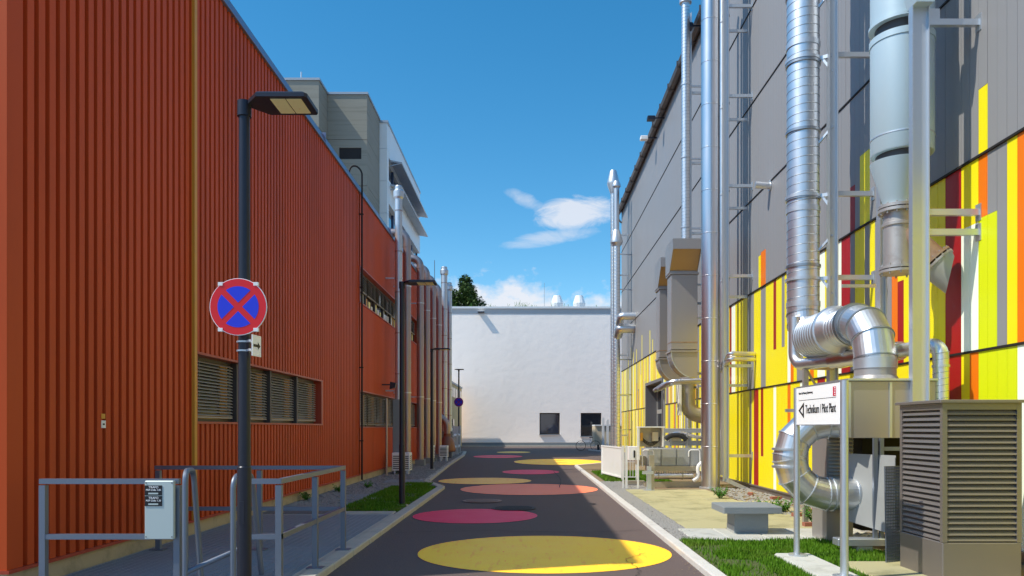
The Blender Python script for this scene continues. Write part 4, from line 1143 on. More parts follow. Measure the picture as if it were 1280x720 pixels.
MB().box(4.25, 4.45, 9.92, 10.08, -.012, .08).build('brick_pad', 'concrete_edge', r)
MB().box(4.66, 5.46, 10.72, 11.15, .17, 1.468).build('shade_block', 'joint_black', r)  # black block added for the deep shade under the air box
r = thing('louvred_unit', 'narrow metal unit with horizontal louvres behind the right sign post, under the air box', 'ventilation unit', (4.36, 11.2, 0))
MB().box(4.18, 4.55, 10.75, 11.3, 0, 1.46).build('casing', 'duct_brown', r)
sl_ = MB().add([(-.17, 0, .03), (.17, 0, .03), (.17, -.045, 0), (-.17, -.045, 0), (.17, -.045, -.008), (-.17, -.045, -.008)], [(0, 1, 2, 3), (3, 2, 4, 5)]).mesh('louvre_slat', 'unit_grey')
for i in range(13): inst(sl_, 'louvre_slat', r, (0.005, -.455, .80 + i * .052))
r = thing('elbow_duct', 'fat C-shaped galvanised duct looping out behind the sign under the air box', 'duct', (3.56, 10.45, .7))
cp = fillet([(4.7, 10.45, 1.69), (3.56, 10.45, 1.69), (3.56, 10.45, .70), (5.2, 10.45, .70)], .49, 3)
MB().sweep(cp, .222, 32, sm=False).build('duct_shell', 'galv_duct', r)
for i in range(1, len(cp) - 1):
    d_ = (Vector(cp[i + 1]) - Vector(cp[i - 1])).normalized() * .012
    MB().sweep([Vector(cp[i]) - d_ * .5, Vector(cp[i]) + d_ * .5], .236, 32).build('seam', 'galv', r)
for x in (4.12, 4.42): MB().cyl((x, 10.45, .70), (x + .025, 10.45, .70), .236, n=32).build('seam', 'galv', r)
for z in (1.06, 1.30): MB().cyl((3.56, 10.45, z), (3.56, 10.45, z + .03), .234, n=32).build('seam', 'galv', r)
# leaning sheets
r = thing('grating_sheet', 'grey open grating sheet leaning between the louvred cabinet and the air box', 'grating', (4.35, 9.1, 0))
b = MB()
P0 = Vector((4.22, 9.05, 0.0)); U = Vector((.24, .10, 0)); V = Vector((.03, .10, 1.14))
for i in range(11): b.bar(P0 + U * (i / 10), P0 + U * (i / 10) + V, .008, .02)
for j in range(33): b.bar(P0 + V * (j / 32), P0 + V * (j / 32) + U, .02, .008)
b.build('mesh', 'rail_steel', r)
b = MB(); b.bar(P0 + V * 0 + Vector((0, .015, .0)) , P0 + U + Vector((0, .015, .0)), .02, .02); b.build('edge', 'rail_steel', r)
b = MB(); b.add([(4.30, 10.55, .35), (4.62, 9.65, .25), (4.66, 9.75, 1.25), (4.34, 10.65, 1.25)], [(0, 1, 2, 3)]); b.add([(4.32, 10.57, .35), (4.64, 9.67, .25), (4.68, 9.77, 1.25), (4.36, 10.67, 1.25)], [(3, 2, 1, 0)])
tag(b.build('metal_sheet', 'unit_grey', org=(4.5, 10.1, .3)), 'pale grey sheet standing in the gap behind the grating sheet', 'sheet')

# 3 small foil wrapped pipe
r = thing('foil_pipe', 'slim foil-wrapped pipe passing behind the big bent duct and turning down behind the steel column', 'pipe', (5.3, 10.5, 2.7))
b = MB(); b.sweep(fillet([(4.58, 13.2, 3.5), (4.58, 13.2, 2.68), (4.88, 12.3, 2.68)], .22, 6), .10, 16); b.build('bend', 'galv_duct', r)
pp = [Vector((4.88, 12.3, 2.68)), Vector((5.30, 10.9, 2.70))]
pts_ = [pp[0].lerp(pp[1], t / 16) for t in range(17)]
b = MB(); b.sweep(pts_, [.135 + rnd(-.010, .010) for _ in pts_], 18); b.build('foil_wrap', 'stack_steel', r)
b = MB(); b.sweep(fillet([(5.30, 10.9, 2.70), (5.44, 10.12, 2.70), (5.44, 10.12, 2.45)], .17, 6), .10, 18)
b.build('bend', 'galv_duct', r)
b = MB(); helix(b, 5.44, 10.12, 1.6, 2.62, .098, .085, 24, .005); b.build('down_pipe', ['galv_duct', 'duct_ridge'], r)
clamp(r, 5.44, 10.12, 2.40, .10, 'galv', .03, .01)

# support masts with arms
def hsec(b, x, y, z0, z1, w, d, t=.012):
    b.box(x - w / 2, x - w / 2 + t, y - d / 2, y + d / 2, z0, z1); b.box(x + w / 2 - t, x + w / 2, y - d / 2, y + d / 2, z0, z1)
    b.box(x - w / 2 + t, x + w / 2 - t, y - t / 2, y + t / 2, z0, z1); return b
LV = [.87 + 2.365 * i for i in range(6)]
def mast(x, y, z0, z1, label, w=.15, levels=LV, duct=None, cat='mast', d=.14, name='support_mast'):
    r = thing(name, label, cat, (x, y, 0), group=None)
    hsec(MB(), x, y, z0, z1, w, d).build('post', 'galv', r)
    for z in levels:
        if not z0 < z < z1: continue
        MB().bar((x + w / 2, y, z), (XR, y, z), .07, .08).build('arm', 'galv', r)
        MB().box(XR - .012, XR - .001, y - .06, y + .06, z - .11, z + .11).build('wall_plate', 'galv', r)
        if duct:
            q = Vector((duct[0], duct[1], z + .3)); p = Vector((x, y + .02, z))
            dv = Vector((duct[0] - x, duct[1] - y, 0)); L = dv.length; dn = dv / L
            e = Vector((x, y, z)) + dn * (L - duct[2])
            MB().bar((x, y, z), (e.x, e.y, z), .05, .06).build('duct_arm', 'galv', r)
            MB().bar((x, y, z - .28), (x + dn.x * (L - duct[2]) * .75, y + dn.y * (L - duct[2]) * .75, z - .02), .035, .035).build('brace', 'galv', r)
            MB().cyl((duct[0], duct[1], z - .02), (duct[0], duct[1], z + .03), duct[2] + .03, n=28).build('duct_ring', 'galv', r)
    return r
m2 = mast(5.2, 13.12, 1.4, 15.6, 'galvanised support mast beside the large spiral duct, with arms to the wall', .15, [1.9, 4.17, 5.6, 7.97, 10.35, 12.7], (DX, DY, DR))
for z in (4.9, 6.75, 9.1): MB().bar((5.2, 13.1, z), (4.95, 13.3, z - .32), .035, .035).build('brace', 'galv', m2)
for z in (3.93,): MB().bar((5.15, 12.6, z), (5.85, 12.6, z), .04, .05).build('cross_bar', 'galv', m2)
MB().bar((4.66, 12.9, 2.62), (5.2, 13.1, 2.62), .07, .07).build('cross_bar', 'duct_brown', m2)
MB().box(4.62, 4.70, 12.86, 12.94, 0, 2.62).build('leg', 'duct_brown', m2)
MB().bar((4.70, 12.9, 2.55), (5.15, 13.1, 1.9), .03, .03).build('brace', 'duct_brown', m2)
MB().box(5.14, 5.26, 13.05, 13.19, 0, 1.4).build('leg', 'duct_brown', m2)
m1 = mast(5.2, 20.2, .2, 15.8, 'slim galvanised support mast immediately right of the shiny steel stack', .13, LV, None)
MB().bar((5.2, 20.2, .24), (5.84, 20.15, -.05), .1, .1).build('foot_strut', 'galv', m1)
for z in LV: MB().bar((5.2, 20.5, z - .5), (5.85, 20.5, z - .5), .05, .07).build('arm', 'galv', m1) if z > 1 else None
hc = mast(5.12, 10.05, 0, 13, 'wide galvanised H-section steel column in front of the grey vessel', .225, [4.16, 4.42, 6.9], None, 'column', .10, 'steel_column')
MB().box(5.10, 5.45, 10.16, 10.30, 6.98, 7.15).build('bracket', 'galv', hc)
MB().prism([(4.93, 7.42), (5.01, 7.10), (5.24, 7.10), (5.34, 7.42)], 'y', 9.90, 10.15).build('bracket', 'vessel_paint', hc)
mast(5.45, 25.9, .2, 15.6, 'galvanised mast behind the thin spiral pipe, between the flat ducts and the stack', .12, [z + .2 for z in LV])
mast(5.32, 45.4, .2, 14.6, 'farthest galvanised mast beside the twin far flues', .12, [z + .3 for z in LV])
mast(5.35, 11.62, 1.9, 15, 'narrow galvanised post between the mast and the grey vessel', .10, [7.97, 10.35])

# 4 grey vessel with cone, flanges and angled outlet
VX, VY, VR = 5.22, 10.72, .41
r = thing('filter_vessel', 'large pale blue-grey vessel with cone, flanged pipe and angled outlet behind the steel column', 'vessel', (VX, VY, 3.6))
MB().lathe([(VR, 7.22), (VR, 11.5), (VR - .1, 11.6)], (VX, VY, 0), 40).build('upper_shell', 'vessel_paint', r)
MB().lathe([(VR + .02, 7.17), (VR + .02, 7.215)], (VX, VY, 0), 40).build('ring', 'vessel_paint', r)
MB().lathe([(VR - .06, 7.02), (VR - .06, 7.168)], (VX, VY, 0), 40).build('neck', 'frame_dark', r)
MB().lathe([(VR + .012, 6.93), (VR + .012, 7.018)], (VX, VY, 0), 40).build('ring', 'vessel_paint', r)
MB().lathe([(VR - .01, 5.40), (VR, 5.42), (VR, 6.929)], (VX, VY, 0), 40).build('shell', 'vessel_paint', r)
MB().lathe([(VR + .006, 5.62), (VR + .006, 5.635)], (VX, VY, 0), 40).build('weld', 'galv', r)
MB().lathe([(VR - .07, 5.30), (VR - .07, 5.398)], (VX, VY, 0), 40).build('neck', 'frame_dark', r)
CX = VX - .05
MB().lathe([(.19, 4.70), (.36, 5.26), (.37, 5.299)], (CX, VY, 0), 36).build('cone', 'vessel_paint', r)
for z in (4.60, 4.655): MB().lathe([(.265, z), (.265, z + .04)], (CX, VY, 0), 36).build('flange', 'vessel_old', r)
for k in range(12): a = k * math.pi / 6; MB().cyl((CX + .24 * math.cos(a), VY + .24 * math.sin(a), 4.57), (CX + .24 * math.cos(a), VY + .24 * math.sin(a), 4.72), .012, n=6).build('bolt', 'vessel_old', r)
MB().lathe([(.195, 3.84), (.195, 4.40), (.215, 4.41), (.215, 4.45), (.195, 4.46), (.195, 4.60)], (CX, VY, 0), 36).build('flanged_pipe', 'vessel_old', r)
for z in (3.76, 3.81): MB().lathe([(.25, z), (.25, z + .035)], (CX, VY, 0), 36).build('flange', 'vessel_old', r)
for k in range(10): a = k * math.pi / 5; MB().cyl((CX + .225 * math.cos(a), VY + .225 * math.sin(a), 3.73), (CX + .225 * math.cos(a), VY + .225 * math.sin(a), 3.88), .012, n=6).build('bolt', 'vessel_old', r)
A0 = Vector((VX + .02, VY - .02, 4.30)); dv = Vector((.60, -.30, -.74)).normalized()
MB().sweep([A0, A0 + dv * .55], .185, 28).build('outlet_pipe', 'rusty', r)
for t in (.53, .585): MB().sweep([A0 + dv * t, A0 + dv * (t + .03)], .25, 28).build('flange', 'rusty' if t < .55 else 'vessel_old', r)
sd = dv.cross(Vector((0, 0, 1))).normalized(); up_ = sd.cross(dv)
for k in range(14):
    a = k * math.pi / 7; o_ = sd * (.232 * math.cos(a)) + up_ * (.232 * math.sin(a))
    MB().sweep([A0 + dv * .51 + o_, A0 + dv * .635 + o_], .011, 6).build('bolt', 'vessel_old', r)
b = MB(); n = 28; i0 = A0 + dv * .615; ring1 = []; ring2 = []
for k in range(n):
    a = 2 * math.pi * k / n; o_ = sd * math.cos(a) + up_ * math.sin(a)
    ring1.append(i0 + o_ * .235); e = i0 + o_ * .205 + dv * (.22 - .15 * math.sin(a)); ring2.append(e)
b.add(ring1 + ring2, [(k, (k + 1) % n, n + (k + 1) % n, n + k) for k in range(n)], 0, True)
b.add(ring2, [tuple(range(n))], 0); b.build('outlet_hood', 'unit_grey', r)

# 5 polished stack and companions
SX, SY, SR = 4.87, 20.5, .245
r = thing('steel_stack', 'tall polished stainless steel stack standing on the slabs before the facade', 'chimney', (SX, SY, 0))
b = MB(); z = -.02; path = []; rr = []
while z < 16: path += [(SX, SY, z), (SX, SY, z + 1.11), (SX, SY, z + 1.115), (SX, SY, z + 1.13)]; rr += [SR, SR, SR + .008, SR + .008]; z += 1.135
b.sweep(path, rr, 40); b.build('shell', 'stack_steel', r)
for a in (-1.75, -1.15, -.5): 
    x, y = SX + (SR + .002) * math.cos(a), SY + (SR + .002) * math.sin(a)
    MB().box(x - .006, x + .006, y - .006, y + .006, -.01, 16).build('seam', 'duct_ridge', r)
MB().cyl((SX, SY, -.03), (SX, SY, .03), SR + .05, n=32).build('base_ring', 'galv', r)
for i, (x, y, lb) in enumerate(((5.34, 20.72, 'thin flue pipe right behind the polished stack, nearest the mast'), (5.34, 21.05, 'thin flue pipe behind the polished stack, middle one'), (5.34, 21.4, 'thin flue pipe behind the polished stack, farthest from the mast'))):
    r = thing('flue_pipe', lb, 'pipe', (x, y, .3), group='thin flues hidden behind the polished stack')
    MB().cyl((x, y, .3), (x, y, 13.2 + .25 * i), .085, n=14).build('shell', 'galv_duct', r)
    MB().lathe([(.09, 0), (.13, .03), (.02, .22)], (x, y, 13.2 + .25 * i), 14).build('cap', 'galv', r)
    for z in LV[1:]: MB().cyl((x, y, z), (x, y, z + .04), .10, n=14).build('clamp_band', 'galv', r)
r = thing('valve_pipes', 'pair of small foil-covered pipes looping from the wall beside the slim mast', 'pipe', (5.3, 19.9, 3.4))
for z in (3.38, 3.52): MB().sweep(fillet([(XR - .02, 19.9, z), (5.2, 19.8, z), (5.2, 20.6, z - .25)], .12), .06, 12).build('pipe', 'stack_steel', r)

# 6 flat rectangular ducts
def flat_duct(x0, x1, y0, d, label):
    r = thing('rectangular_duct', label, 'duct', ((x0 + x1) / 2, y0, 3.1), group='hooded flat ducts left of the polished stack')
    R_ = x1 - x0
    MB().bbox(x0, x1, y0, y0 + d, 4.16, 6.60, .012).build('shaft', 'duct_brown', r)
    for z in (4.07, 6.60): MB().box(x0 - .04, x1 + .04, y0 - .04, y0 + d + .04, z, z + .06).build('flange', 'duct_brown', r)
    MB().box(x0 - .008, x1 + .008, y0 - .006, y0 + d + .006, 4.38, 4.41).build('seam', 'rusty', r)
    pr = [(x1, 4.069), (x0, 4.069)] + [(x1 - R_ * math.cos(a * math.pi / 20), 4.069 - R_ * math.sin(a * math.pi / 20)) for a in range(1, 11)]
    MB().prism(pr, 'y', y0, y0 + d).build('elbow', 'duct_brown', r)
    for yy in (y0 - .004, y0 + d + .004):
        ed = MB()
        for i in range(len(pr) - 2):
            p, q = pr[1 + i], pr[2 + i]; ed.bar((p[0], yy, p[1]), (q[0], yy, q[1]), .03, .03)
        ed.build('elbow_edge', 'galv', r)
    h0, h1 = 7.29, 7.62; yf = y0 - .62
    ho = MB()
    ho.prism([(y0 + d, 6.66), (y0 + d, 7.45), (y0 + d - .06, 7.56), (y0 + d - .17, h1), (yf, h1), (yf, h0), (yf + .02, h0), (yf + .02, h1 - .02), (y0, h1 - .05), (y0, 6.66)], 'x', x0 - .06, x1 + .0)
    for x in (x0 - .06, x1 - .02): ho.prism([(yf + .001, h0), (y0 - .001, 6.67), (y0 - .001, h1 - .025), (yf + .001, h1 - .025)], 'x', x + .002, x + .018)
    ho.build('hood', 'duct_brown', r)
    MB().add([(x0 - .04, yf + .03, h0 + .05), (x1 - .02, yf + .03, h0 + .05), (x1 - .02, y0 - .006, 6.72), (x0 - .04, y0 - .006, 6.72)], [(0, 1, 2, 3)]).build('bird_screen', 'duct_inner', r)
    for z in (5.2, 6.3): MB().box(x1, XR, y0 + d / 2 - .03, y0 + d / 2 + .03, z, z + .06).build('bracket', 'galv', r)
    return r
flat_duct(4.66, 5.52, 25.0, .7, 'nearer brown rectangular duct with forward hood and curved foot, beside the polished stack')
flat_duct(4.74, 5.60, 27.7, .7, 'farther brown rectangular duct with hood, partly hidden by the nearer one')
r = thing('spiral_flue', 'thin spiral flue rising from the nearer hooded duct past the roof edge', 'duct', (5.2, 25.35, 7.6))
b = MB(); helix(b, 5.2, 25.35, 7.45, 15.75, .135, .11, 24, .006); b.build('shell', ['galv_duct', 'duct_ridge'], r)
MB().lathe([(.14, 0), (.20, .02), (.20, .22), (.15, .26)], (5.2, 25.35, 15.6), 18).build('cap', 'galv', r)
for z in (8.2, 10.5, 12.9): MB().bar((5.3, 25.4, z), (XR, 25.4, z), .05, .06).build('arm', 'galv', r); clamp(r, 5.2, 25.35, z, .135)
# pipe frame under the ducts + drop duct
r = thing('pipe_shelf', 'horizontal rack of pale pipes carried below the curved feet of the flat ducts', 'pipework', (4.8, 23.6, 2.9))
for i, y in enumerate((23.0, 23.35, 23.7, 24.1)): MB().sweep(fillet([(4.05, y + .5, 2.80), (4.30, y, 3.0), (5.85, y, 3.06)], .2), .065, 10).build('pipe', 'galv' if i % 2 else 'stack_steel', r)
for x in (4.3, 5.3): MB().bar((x, 22.9, 2.90), (x, 24.6, 2.88), .05, .06).build('cross_bar', 'unit_grey', r)
for (x, y) in ((4.35, 24.5), (5.4, 24.5)): MB().box(x - .03, x + .03, y - .03, y + .03, 0, 2.86).build('leg', 'unit_grey', r)
r = thing('drop_duct', 'short brown duct hanging below the pipe rack behind the white machine', 'duct', (5.05, 24.3, 1.0))
MB().sweep(fillet([(5.05, 24.3, 3.2), (5.05, 24.3, 2.1), (5.8, 24.3, 1.9)], .3), .24, 18).build('duct_shell', 'duct_brown', r)
MB().box(4.72, 4.80, 24.0, 24.3, 2.0, 2.95).build('bracket', 'white_paint', r)

# 7 twin flues at the far corner
r = thing('twin_flue', 'taller and farther of the two far flues, with a flared cap above the roof line', 'chimney', (4.95, 44.6, 0))
b = MB(); helix(b, 4.95, 44.6, .3, 15.4, .16, .2, 20, .005); b.build('shell', ['galv_duct', 'duct_ridge'], r)
MB().lathe([(.17, 15.2), (.36, 15.75), (.36, 15.85), (.20, 16.5), (.17, 16.55)], (4.95, 44.6, 0), 18).build('cap', 'galv', r)
MB().box(4.7, 5.2, 44.4, 44.8, -.012, .3).build('foot', 'frame_grey', r)
r = thing('twin_flue', 'nearer of the two far flues, thicker below a cone collar halfway up', 'chimney', (5.02, 43.6, 0))
b = MB(); helix(b, 5.02, 43.6, .3, 12.2, .215, .2, 20, .005); b.build('shell', ['galv_duct', 'duct_ridge'], r)
MB().lathe([(.22, 11.9), (.36, 12.1), (.36, 12.2), (.20, 12.8), (.16, 12.85), (.16, 15.2), (.24, 15.3), (.24, 15.42), (.15, 15.6)], (5.02, 43.6, 0), 20).build('neck', 'galv', r)
for i in range(6): MB().bar((5.1, 43.7, 1.5 + 2 * i), (5.9, 43.9, 1.5 + 2 * i), .05, .06).build('arm', 'galv', r)
MB().box(4.75, 5.3, 43.35, 43.85, -.012, .3).build('foot', 'frame_grey', r)
r = thing('wall_duct', 'round galvanised ducts passing through the wall beside the far flues', 'duct', (5.4, 42.5, 7.7))
for (z, y, q) in ((7.75, 42.2, .22), (7.15, 42.8, .26)):
    MB().sweep(fillet([(XR, y, z), (5.1, y, z), (5.1, y + .7, z - .3)], .2), q, 18).build('duct_shell', 'galv_duct', r)

# ================================================================ EQUIPMENT ON THE RIGHT VERGE
def at(px, py, Y): return ((px - 660) * Y / 960, Y, 1.6 - (py - 535) * Y / 960)
# louvred cabinet
r = thing('louvre_cabinet', 'tall metal cabinet, tinted brown for a reflection, with louvred sides at the right edge, nearest the camera', 'cabinet', (4.7, 8.4, 0))
x0, x1, y0, y1 = 4.28, 5.10, 7.93, 8.84
MB().box(x0 + .05, x1 - .05, y0 + .05, y1 - .05, -.01, 1.86).build('inner_box', 'joint_black', r)
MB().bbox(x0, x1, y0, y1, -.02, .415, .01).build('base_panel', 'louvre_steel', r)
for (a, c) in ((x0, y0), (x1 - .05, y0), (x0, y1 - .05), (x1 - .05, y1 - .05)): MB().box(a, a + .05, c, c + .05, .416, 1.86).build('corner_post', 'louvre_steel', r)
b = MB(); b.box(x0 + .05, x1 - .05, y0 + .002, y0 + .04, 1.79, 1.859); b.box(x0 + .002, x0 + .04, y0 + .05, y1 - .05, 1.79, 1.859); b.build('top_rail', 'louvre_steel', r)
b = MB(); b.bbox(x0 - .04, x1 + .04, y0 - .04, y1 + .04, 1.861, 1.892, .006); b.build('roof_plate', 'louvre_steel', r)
fl = x1 - x0 - .10; sl = y1 - y0 - .10
def blade(L, axis):
    pr = [(0.035, .055), (0.0, .012), (-.006, .0), (0.0, -.004), (.006, .008), (.040, .050)]
    b = MB()
    if axis == 'x': b.prism([(p[0], p[1]) for p in pr], 'x', 0, L)
    else: b.prism([(p[0], p[1]) for p in pr], 'y', 0, L)
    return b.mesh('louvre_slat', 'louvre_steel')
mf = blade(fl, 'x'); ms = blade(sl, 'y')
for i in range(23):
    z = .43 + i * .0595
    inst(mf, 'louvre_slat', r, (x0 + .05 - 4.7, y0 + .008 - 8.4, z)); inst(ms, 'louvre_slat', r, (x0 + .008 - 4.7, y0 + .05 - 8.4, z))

# direction sign
r = thing('direction_sign', 'white direction sign on two posts reading Technikum / Pilot Plant with left arrow', 'sign', (3.30, 8.73, 0))
SXp = 3.285
MB().bbox(SXp, SXp + .035, 8.10, 9.40, 1.64, 2.085, .004).build('panel', 'sign_white', r)
MB().cyl((3.30, 9.43, .04), (3.30, 9.43, 2.09), .036, n=20).build('post', 'galv', r)
MB().cyl((3.32, 8.06, .04), (3.32, 8.06, 2.10), .042, n=20).build('post', 'galv', r)
for y in (9.43, 8.06): MB().cyl((3.31, y, .03), (3.31, y, .055), .11, n=24).build('foot_plate', 'galv', r)
for z in (1.63, 2.087): MB().box(SXp - .004, SXp + .04, 8.10, 9.40, z, z + .012).build('panel_edge', 'galv', r)
def sign_text(body, yL, yR, z, h, m='black_print', bold=0):
    rx = (R(90), 0, R(-90))
    o = text(body, h / .70, rel(r, (SXp - .002, yL, z)), rx, r, m, bold=bold, align='LEFT')
    w = max(v.co.x for v in o.data.vertices); o.scale = ((yL - yR) / w, 1, 1)
    return o
sign_text('Technikum / Pilot Plant', 9.09, 8.19, 1.815, .100, bold=.0010)
sign_text('Raum Lab Planung Optimierung', 9.31, 8.86, 2.015, .026)
MB().box(SXp - .0025, SXp - .0005, 8.19, 9.32, 1.929, 1.933).build('line', 'black_print', r)
MB().box(SXp - .0025, SXp - .0005, 8.19, 8.27, 1.945, 2.045).build('logo', 'logo_red', r)
for i in range(4): MB().box(SXp - .0035, SXp - .003, 8.20, 8.225 + .008 * (i % 2), 1.953 + i * .024, 1.965 + i * .024).build('logo_mark', 'sign_white', r)
ar = MB(); T1 = [(9.32, 1.81), (9.14, 1.905), (9.14, 1.715)]; T2 = [(9.265, 1.81), (9.175, 1.856), (9.175, 1.764)]
ar.prism([T1[0], T1[1], T2[1], T2[0]], 'x', SXp - .0025, SXp - .0005); ar.prism([T1[0], T2[0], T2[2], T1[2]], 'x', SXp - .0026, SXp - .0006); ar.prism([T1[1], T1[2], T2[2], T2[1]], 'x', SXp - .0027, SXp - .0007)
ar.build('arrow', 'black_print', r)
b = MB(); b.bbox(3.08, 3.52, 7.0, 9.62, -.05, .035, .02); tag(b.build('foundation_slab', 'slab_white', org=(3.3, 8.3, 0)), 'long pale concrete foundation strip in the grass under the direction sign', 'slab')
b = MB(); b.bbox(3.7, 5.3, 7.2, 9.15, -.05, .015, .02); tag(b.build('foundation_slab', 'slab_sand', org=(4.5, 8.2, 0)), 'sandy concrete base under the louvred cabinet', 'slab')

# bench
r = thing('concrete_bench', 'dark grey concrete bench block with overhanging seat slab on the pale ribbed strip', 'bench', (3.36, 11.9, 0))
MB().bbox(2.90, 3.77, 11.38, 12.15, .33, .43, .012).build('seat', 'bench_grey', r)
MB().bbox(3.11, 3.62, 11.56, 12.0, .013, .33, .008).build('base', 'bench_grey', r)
MB().box(3.104, 3.111, 11.57, 11.99, .012, .12).build('base_patch', 'bench_light', r)

# bricks and rubble by the wall
for i, (x, y, a, lb) in enumerate(((4.9, 13.9, .3, 'loose red brick between the two weeds behind the bench'), (5.3, 13.4, 1.0, 'loose red brick behind the C-shaped duct, close to the wall'), (4.6, 12.5, .1, 'nearest loose red brick, beside the bushy weed'), (5.4, 14.6, .7, 'loose red brick lying straight behind the bench by the wall'), (5.55, 17.2, .2, 'loose red brick at the wall foot near the weed of the stack'), (5.3, 18.3, 1.2, 'farthest loose red brick, by the foot of the slim mast'))):
    b = MB(); b.box(-.12, .12, -.055, .055, -.01, .065); o = b.build('loose_brick', 'brick'); o.location = (x, y, 0); o.rotation_euler = (0, 0, a)
    tag(o, lb, 'brick', 'loose bricks at the wall foot')

# white cage gate
r = thing('slatted_cage', 'small white slatted enclosure standing on the grass left of the white machine', 'enclosure', (2.7, 24.2, 0))
xa, xb, ya, yb2 = 2.48, 2.98, 23.3, 25.9
for (x, y) in ((2.50, 25.9), (2.86, 23.3), (3.30, 23.3)): MB().box(x - .03, x + .03, y - .03, y + .03, 0, 1.02).build('post', 'white_paint', r)
pA, pB = Vector((2.50, 25.9, 0)), Vector((2.86, 23.3, 0))
for i in range(15):
    p = pA.lerp(pB, (i + .5) / 15); b = MB(); b.bar((p.x, p.y, .08), (p.x, p.y, .98), .155, .012, up=(1, .14, 0)); b.build('slat', 'white_paint', r)
for z in (.10, 1.0): MB().bar(pA + Vector((0, 0, z)), pB + Vector((0, 0, z)), .04, .045).build('rail', 'white_paint', r)
for i in range(5): MB().box(2.92 + i * .085, 2.935 + i * .085, 23.28, 23.30, .1, .98).build('bar', 'white_paint', r)
for z in (.1, .98): MB().box(2.89, 3.27, 23.275, 23.305, z, z + .03).build('rail', 'white_paint', r)

# pale grey machine with control cabinet
Yf = 20.9
r = thing('process_machine', 'pale grey outdoor machine with open control box and hooks left of the polished stack', 'machine', (3.9, 21.3, 0))
def fb(xa, ya, xb, yb, Y, d, m, name, lab=None):
    a = at(xa, ya, Y); b_ = at(xb, yb, Y)
    return MB().bbox(a[0], b_[0], Y, Y + d, b_[2], a[2], .008).build(name, m, r, label=lab)
fb(809, 561, 879, 582, Yf, 1.1, 'unit_grey', 'body_panel')
fb(799, 570, 808.5, 582, Yf + .15, .8, 'beige_metal', 'body_panel')
for xs_ in (826, 845, 862): fb(xs_, 561.5, xs_ + .8, 581.5, Yf - .006, .005, 'frame_grey', 'panel_seam')
for xs_ in (815, 838, 858): fb(xs_, 541, xs_ + 1.6, 560, Yf + .3, .05, 'unit_grey', 'post')
fb(838, 543, 852, 551, Yf + .35, .4, 'beige_metal', 'motor')
fb(810, 582.5, 874, 589, Yf - .05, .5, 'beige_metal', 'beam')
fb(806, 602.5, 880, 609, Yf - .05, .25, 'beige_metal', 'beam')
fb(780, 601, 806, 605, Yf + .6, .2, 'beige_metal', 'beam')
fb(786, 558, 800, 575, Yf - .2, .3, 'white_paint', 'switch_panel')
fb(792, 563, 794, 572, Yf - .215, .013, 'black_print', 'mark')
fb(830, 535.5, 880, 541, Yf + .5, .06, 'unit_grey', 'top_bar')
fb(830, 551, 880, 557, Yf + .5, .3, 'unit_grey', 'ledge')
fb(858, 541, 864, 552, Yf + .52, .06, 'unit_grey', 'post')
for i in range(20): fb(814 + i * 3, 589.2, 815.6 + i * 3, 591.6, Yf - .02, .03, 'beige_metal', 'tooth')
a = at(812, 595, Yf); b_ = at(866, 595, Yf)
MB().cyl((a[0], Yf, a[2]), (b_[0], Yf, b_[2]), .085, n=18).build('roller', 'stack_steel', r)
for x_, w_ in ((822, .10), (852, .10)): 
    p_ = at(x_, 595, Yf); MB().cyl((p_[0], Yf, p_[2]), (p_[0] + .03, Yf, p_[2]), w_, n=16).build('ring', 'beige_metal', r)
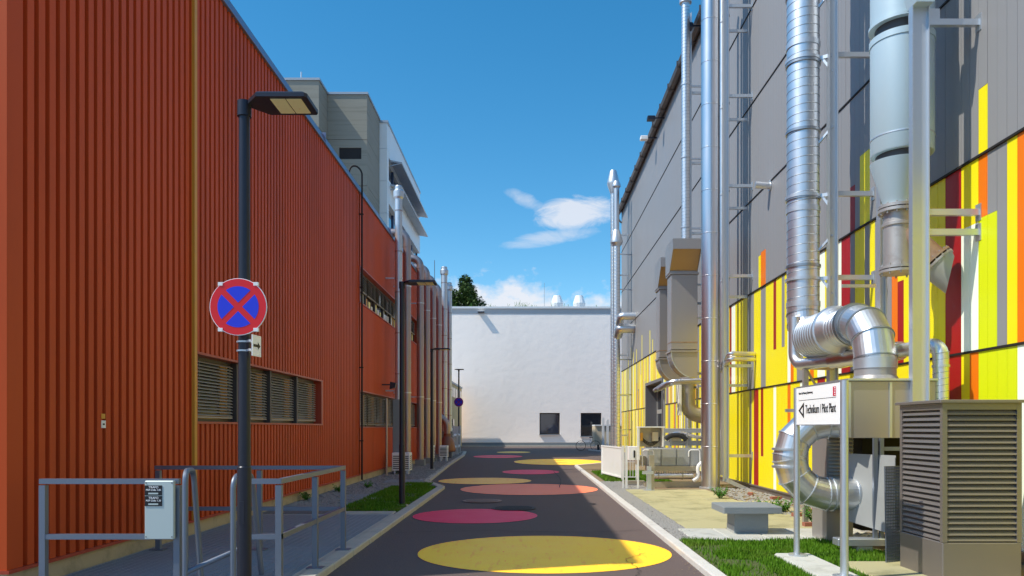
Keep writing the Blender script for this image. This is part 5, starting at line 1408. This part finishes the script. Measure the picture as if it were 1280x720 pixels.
# control cabinet: open box with gear inside
a = at(798.5, 534.5, Yf - .5); b_ = at(829.5, 558.5, Yf - .5); q = Yf - .5
MB().box(a[0], b_[0], q + .26, q + .28, b_[2], a[2]).build('cabinet_back', 'beige_metal', r)
for (u0, u1, v0, v1) in ((a[0], a[0] + .03, b_[2], a[2]), (b_[0] - .03, b_[0], b_[2], a[2])): MB().box(u0, u1, q, q + .26, v0, v1).build('cabinet_side', 'white_paint', r)
MB().box(a[0] - .03, b_[0] + .03, q - .05, q + .30, a[2], a[2] + .03).build('cabinet_roof', 'white_paint', r)
MB().box(a[0] + .38, b_[0] - .12, q + .12, q + .258, a[2] - .36, a[2] - .12).build('junction_box', 'tank_beige', r)
MB().box(a[0] + .06, a[0] + .13, q + .15, q + .258, a[2] - .36, a[2] - .14).build('junction_box', 'ochre_paint', r)
for i in range(3):
    MB().sweep([(a[0] + .10 + .5 * t / 10, q + .2, a[2] - .25 - .16 * math.sin(math.pi * t / 10) - i * .035) for t in range(11)], .012, 6).build('cable', 'rubber', r)
for (x_, y0_, y1_, w_) in ((797.5, 534, 611, .045), (783, 557, 602, .06), (779, 557, 598, .04)):
    t_ = at(x_, y0_, Yf - .5); g_ = at(x_, y1_, Yf - .5)
    MB().box(t_[0] - w_ / 2, t_[0] + w_ / 2, Yf - .52, Yf - .48, 0.0, t_[2]).build('leg', 'white_paint', r)
for (xa_, xb_) in ((803, 819),(861, 877)):
    t_ = at(xa_, 562.5, Yf - .1); u_ = at(xb_ - 2, 562.5, Yf - .1)
    if xa_ < 850: pts_ = [(t_[0], Yf - .1, t_[2] - .45), (t_[0], Yf - .1, t_[2]), (u_[0], Yf - .1, t_[2]), (u_[0], Yf - .1, t_[2] - .18)]
    else: pts_ = [(t_[0], Yf - .1, t_[2] - .18), (t_[0], Yf - .1, t_[2]), (u_[0], Yf - .1, t_[2]), (u_[0], Yf - .1, t_[2] - .35)]
    MB().sweep(fillet(pts_, .07), .016, 8).build('handle', 'white_paint', r)
MB().sweep(fillet([at(878, 578, Yf - .2), at(872, 582, Yf - .2), at(873, 597, Yf - .2), at(866, 601, Yf - .2)], .1), .05, 10).build('hose', 'white_paint', r)
MB().sweep(fillet([at(832, 549, Yf + .3), at(838, 544, Yf + .3), at(852, 544, Yf + .3), at(858, 550, Yf + .3)], .1), .07, 10).build('hose', 'rubber', r)
MB().sweep(fillet([at(833, 546, Yf + .45), at(848, 540, Yf + .45), at(868, 546, Yf + .45), at(877, 547, Yf + .45)], .15), .05, 10).build('hose', 'stack_steel', r)
r = thing('steel_stanchion', 'short galvanised stanchion on the slab edge in front of the pale machine', 'post', (3.05, 19.7, 0))
MB().box(3.05, 3.16, 19.66, 19.78, 0, .62).build('post', 'galv', r); MB().box(3.12, 3.24, 19.68, 19.8, 0.012, .90).build('post', 'beige_metal', r)
MB().box(2.96, 3.24, 19.58, 19.86, 0, .012).build('foot_plate', 'galv', r); MB().box(2.92, 3.2, 19.6, 19.64, .42, .5).build('bracket', 'galv', r)
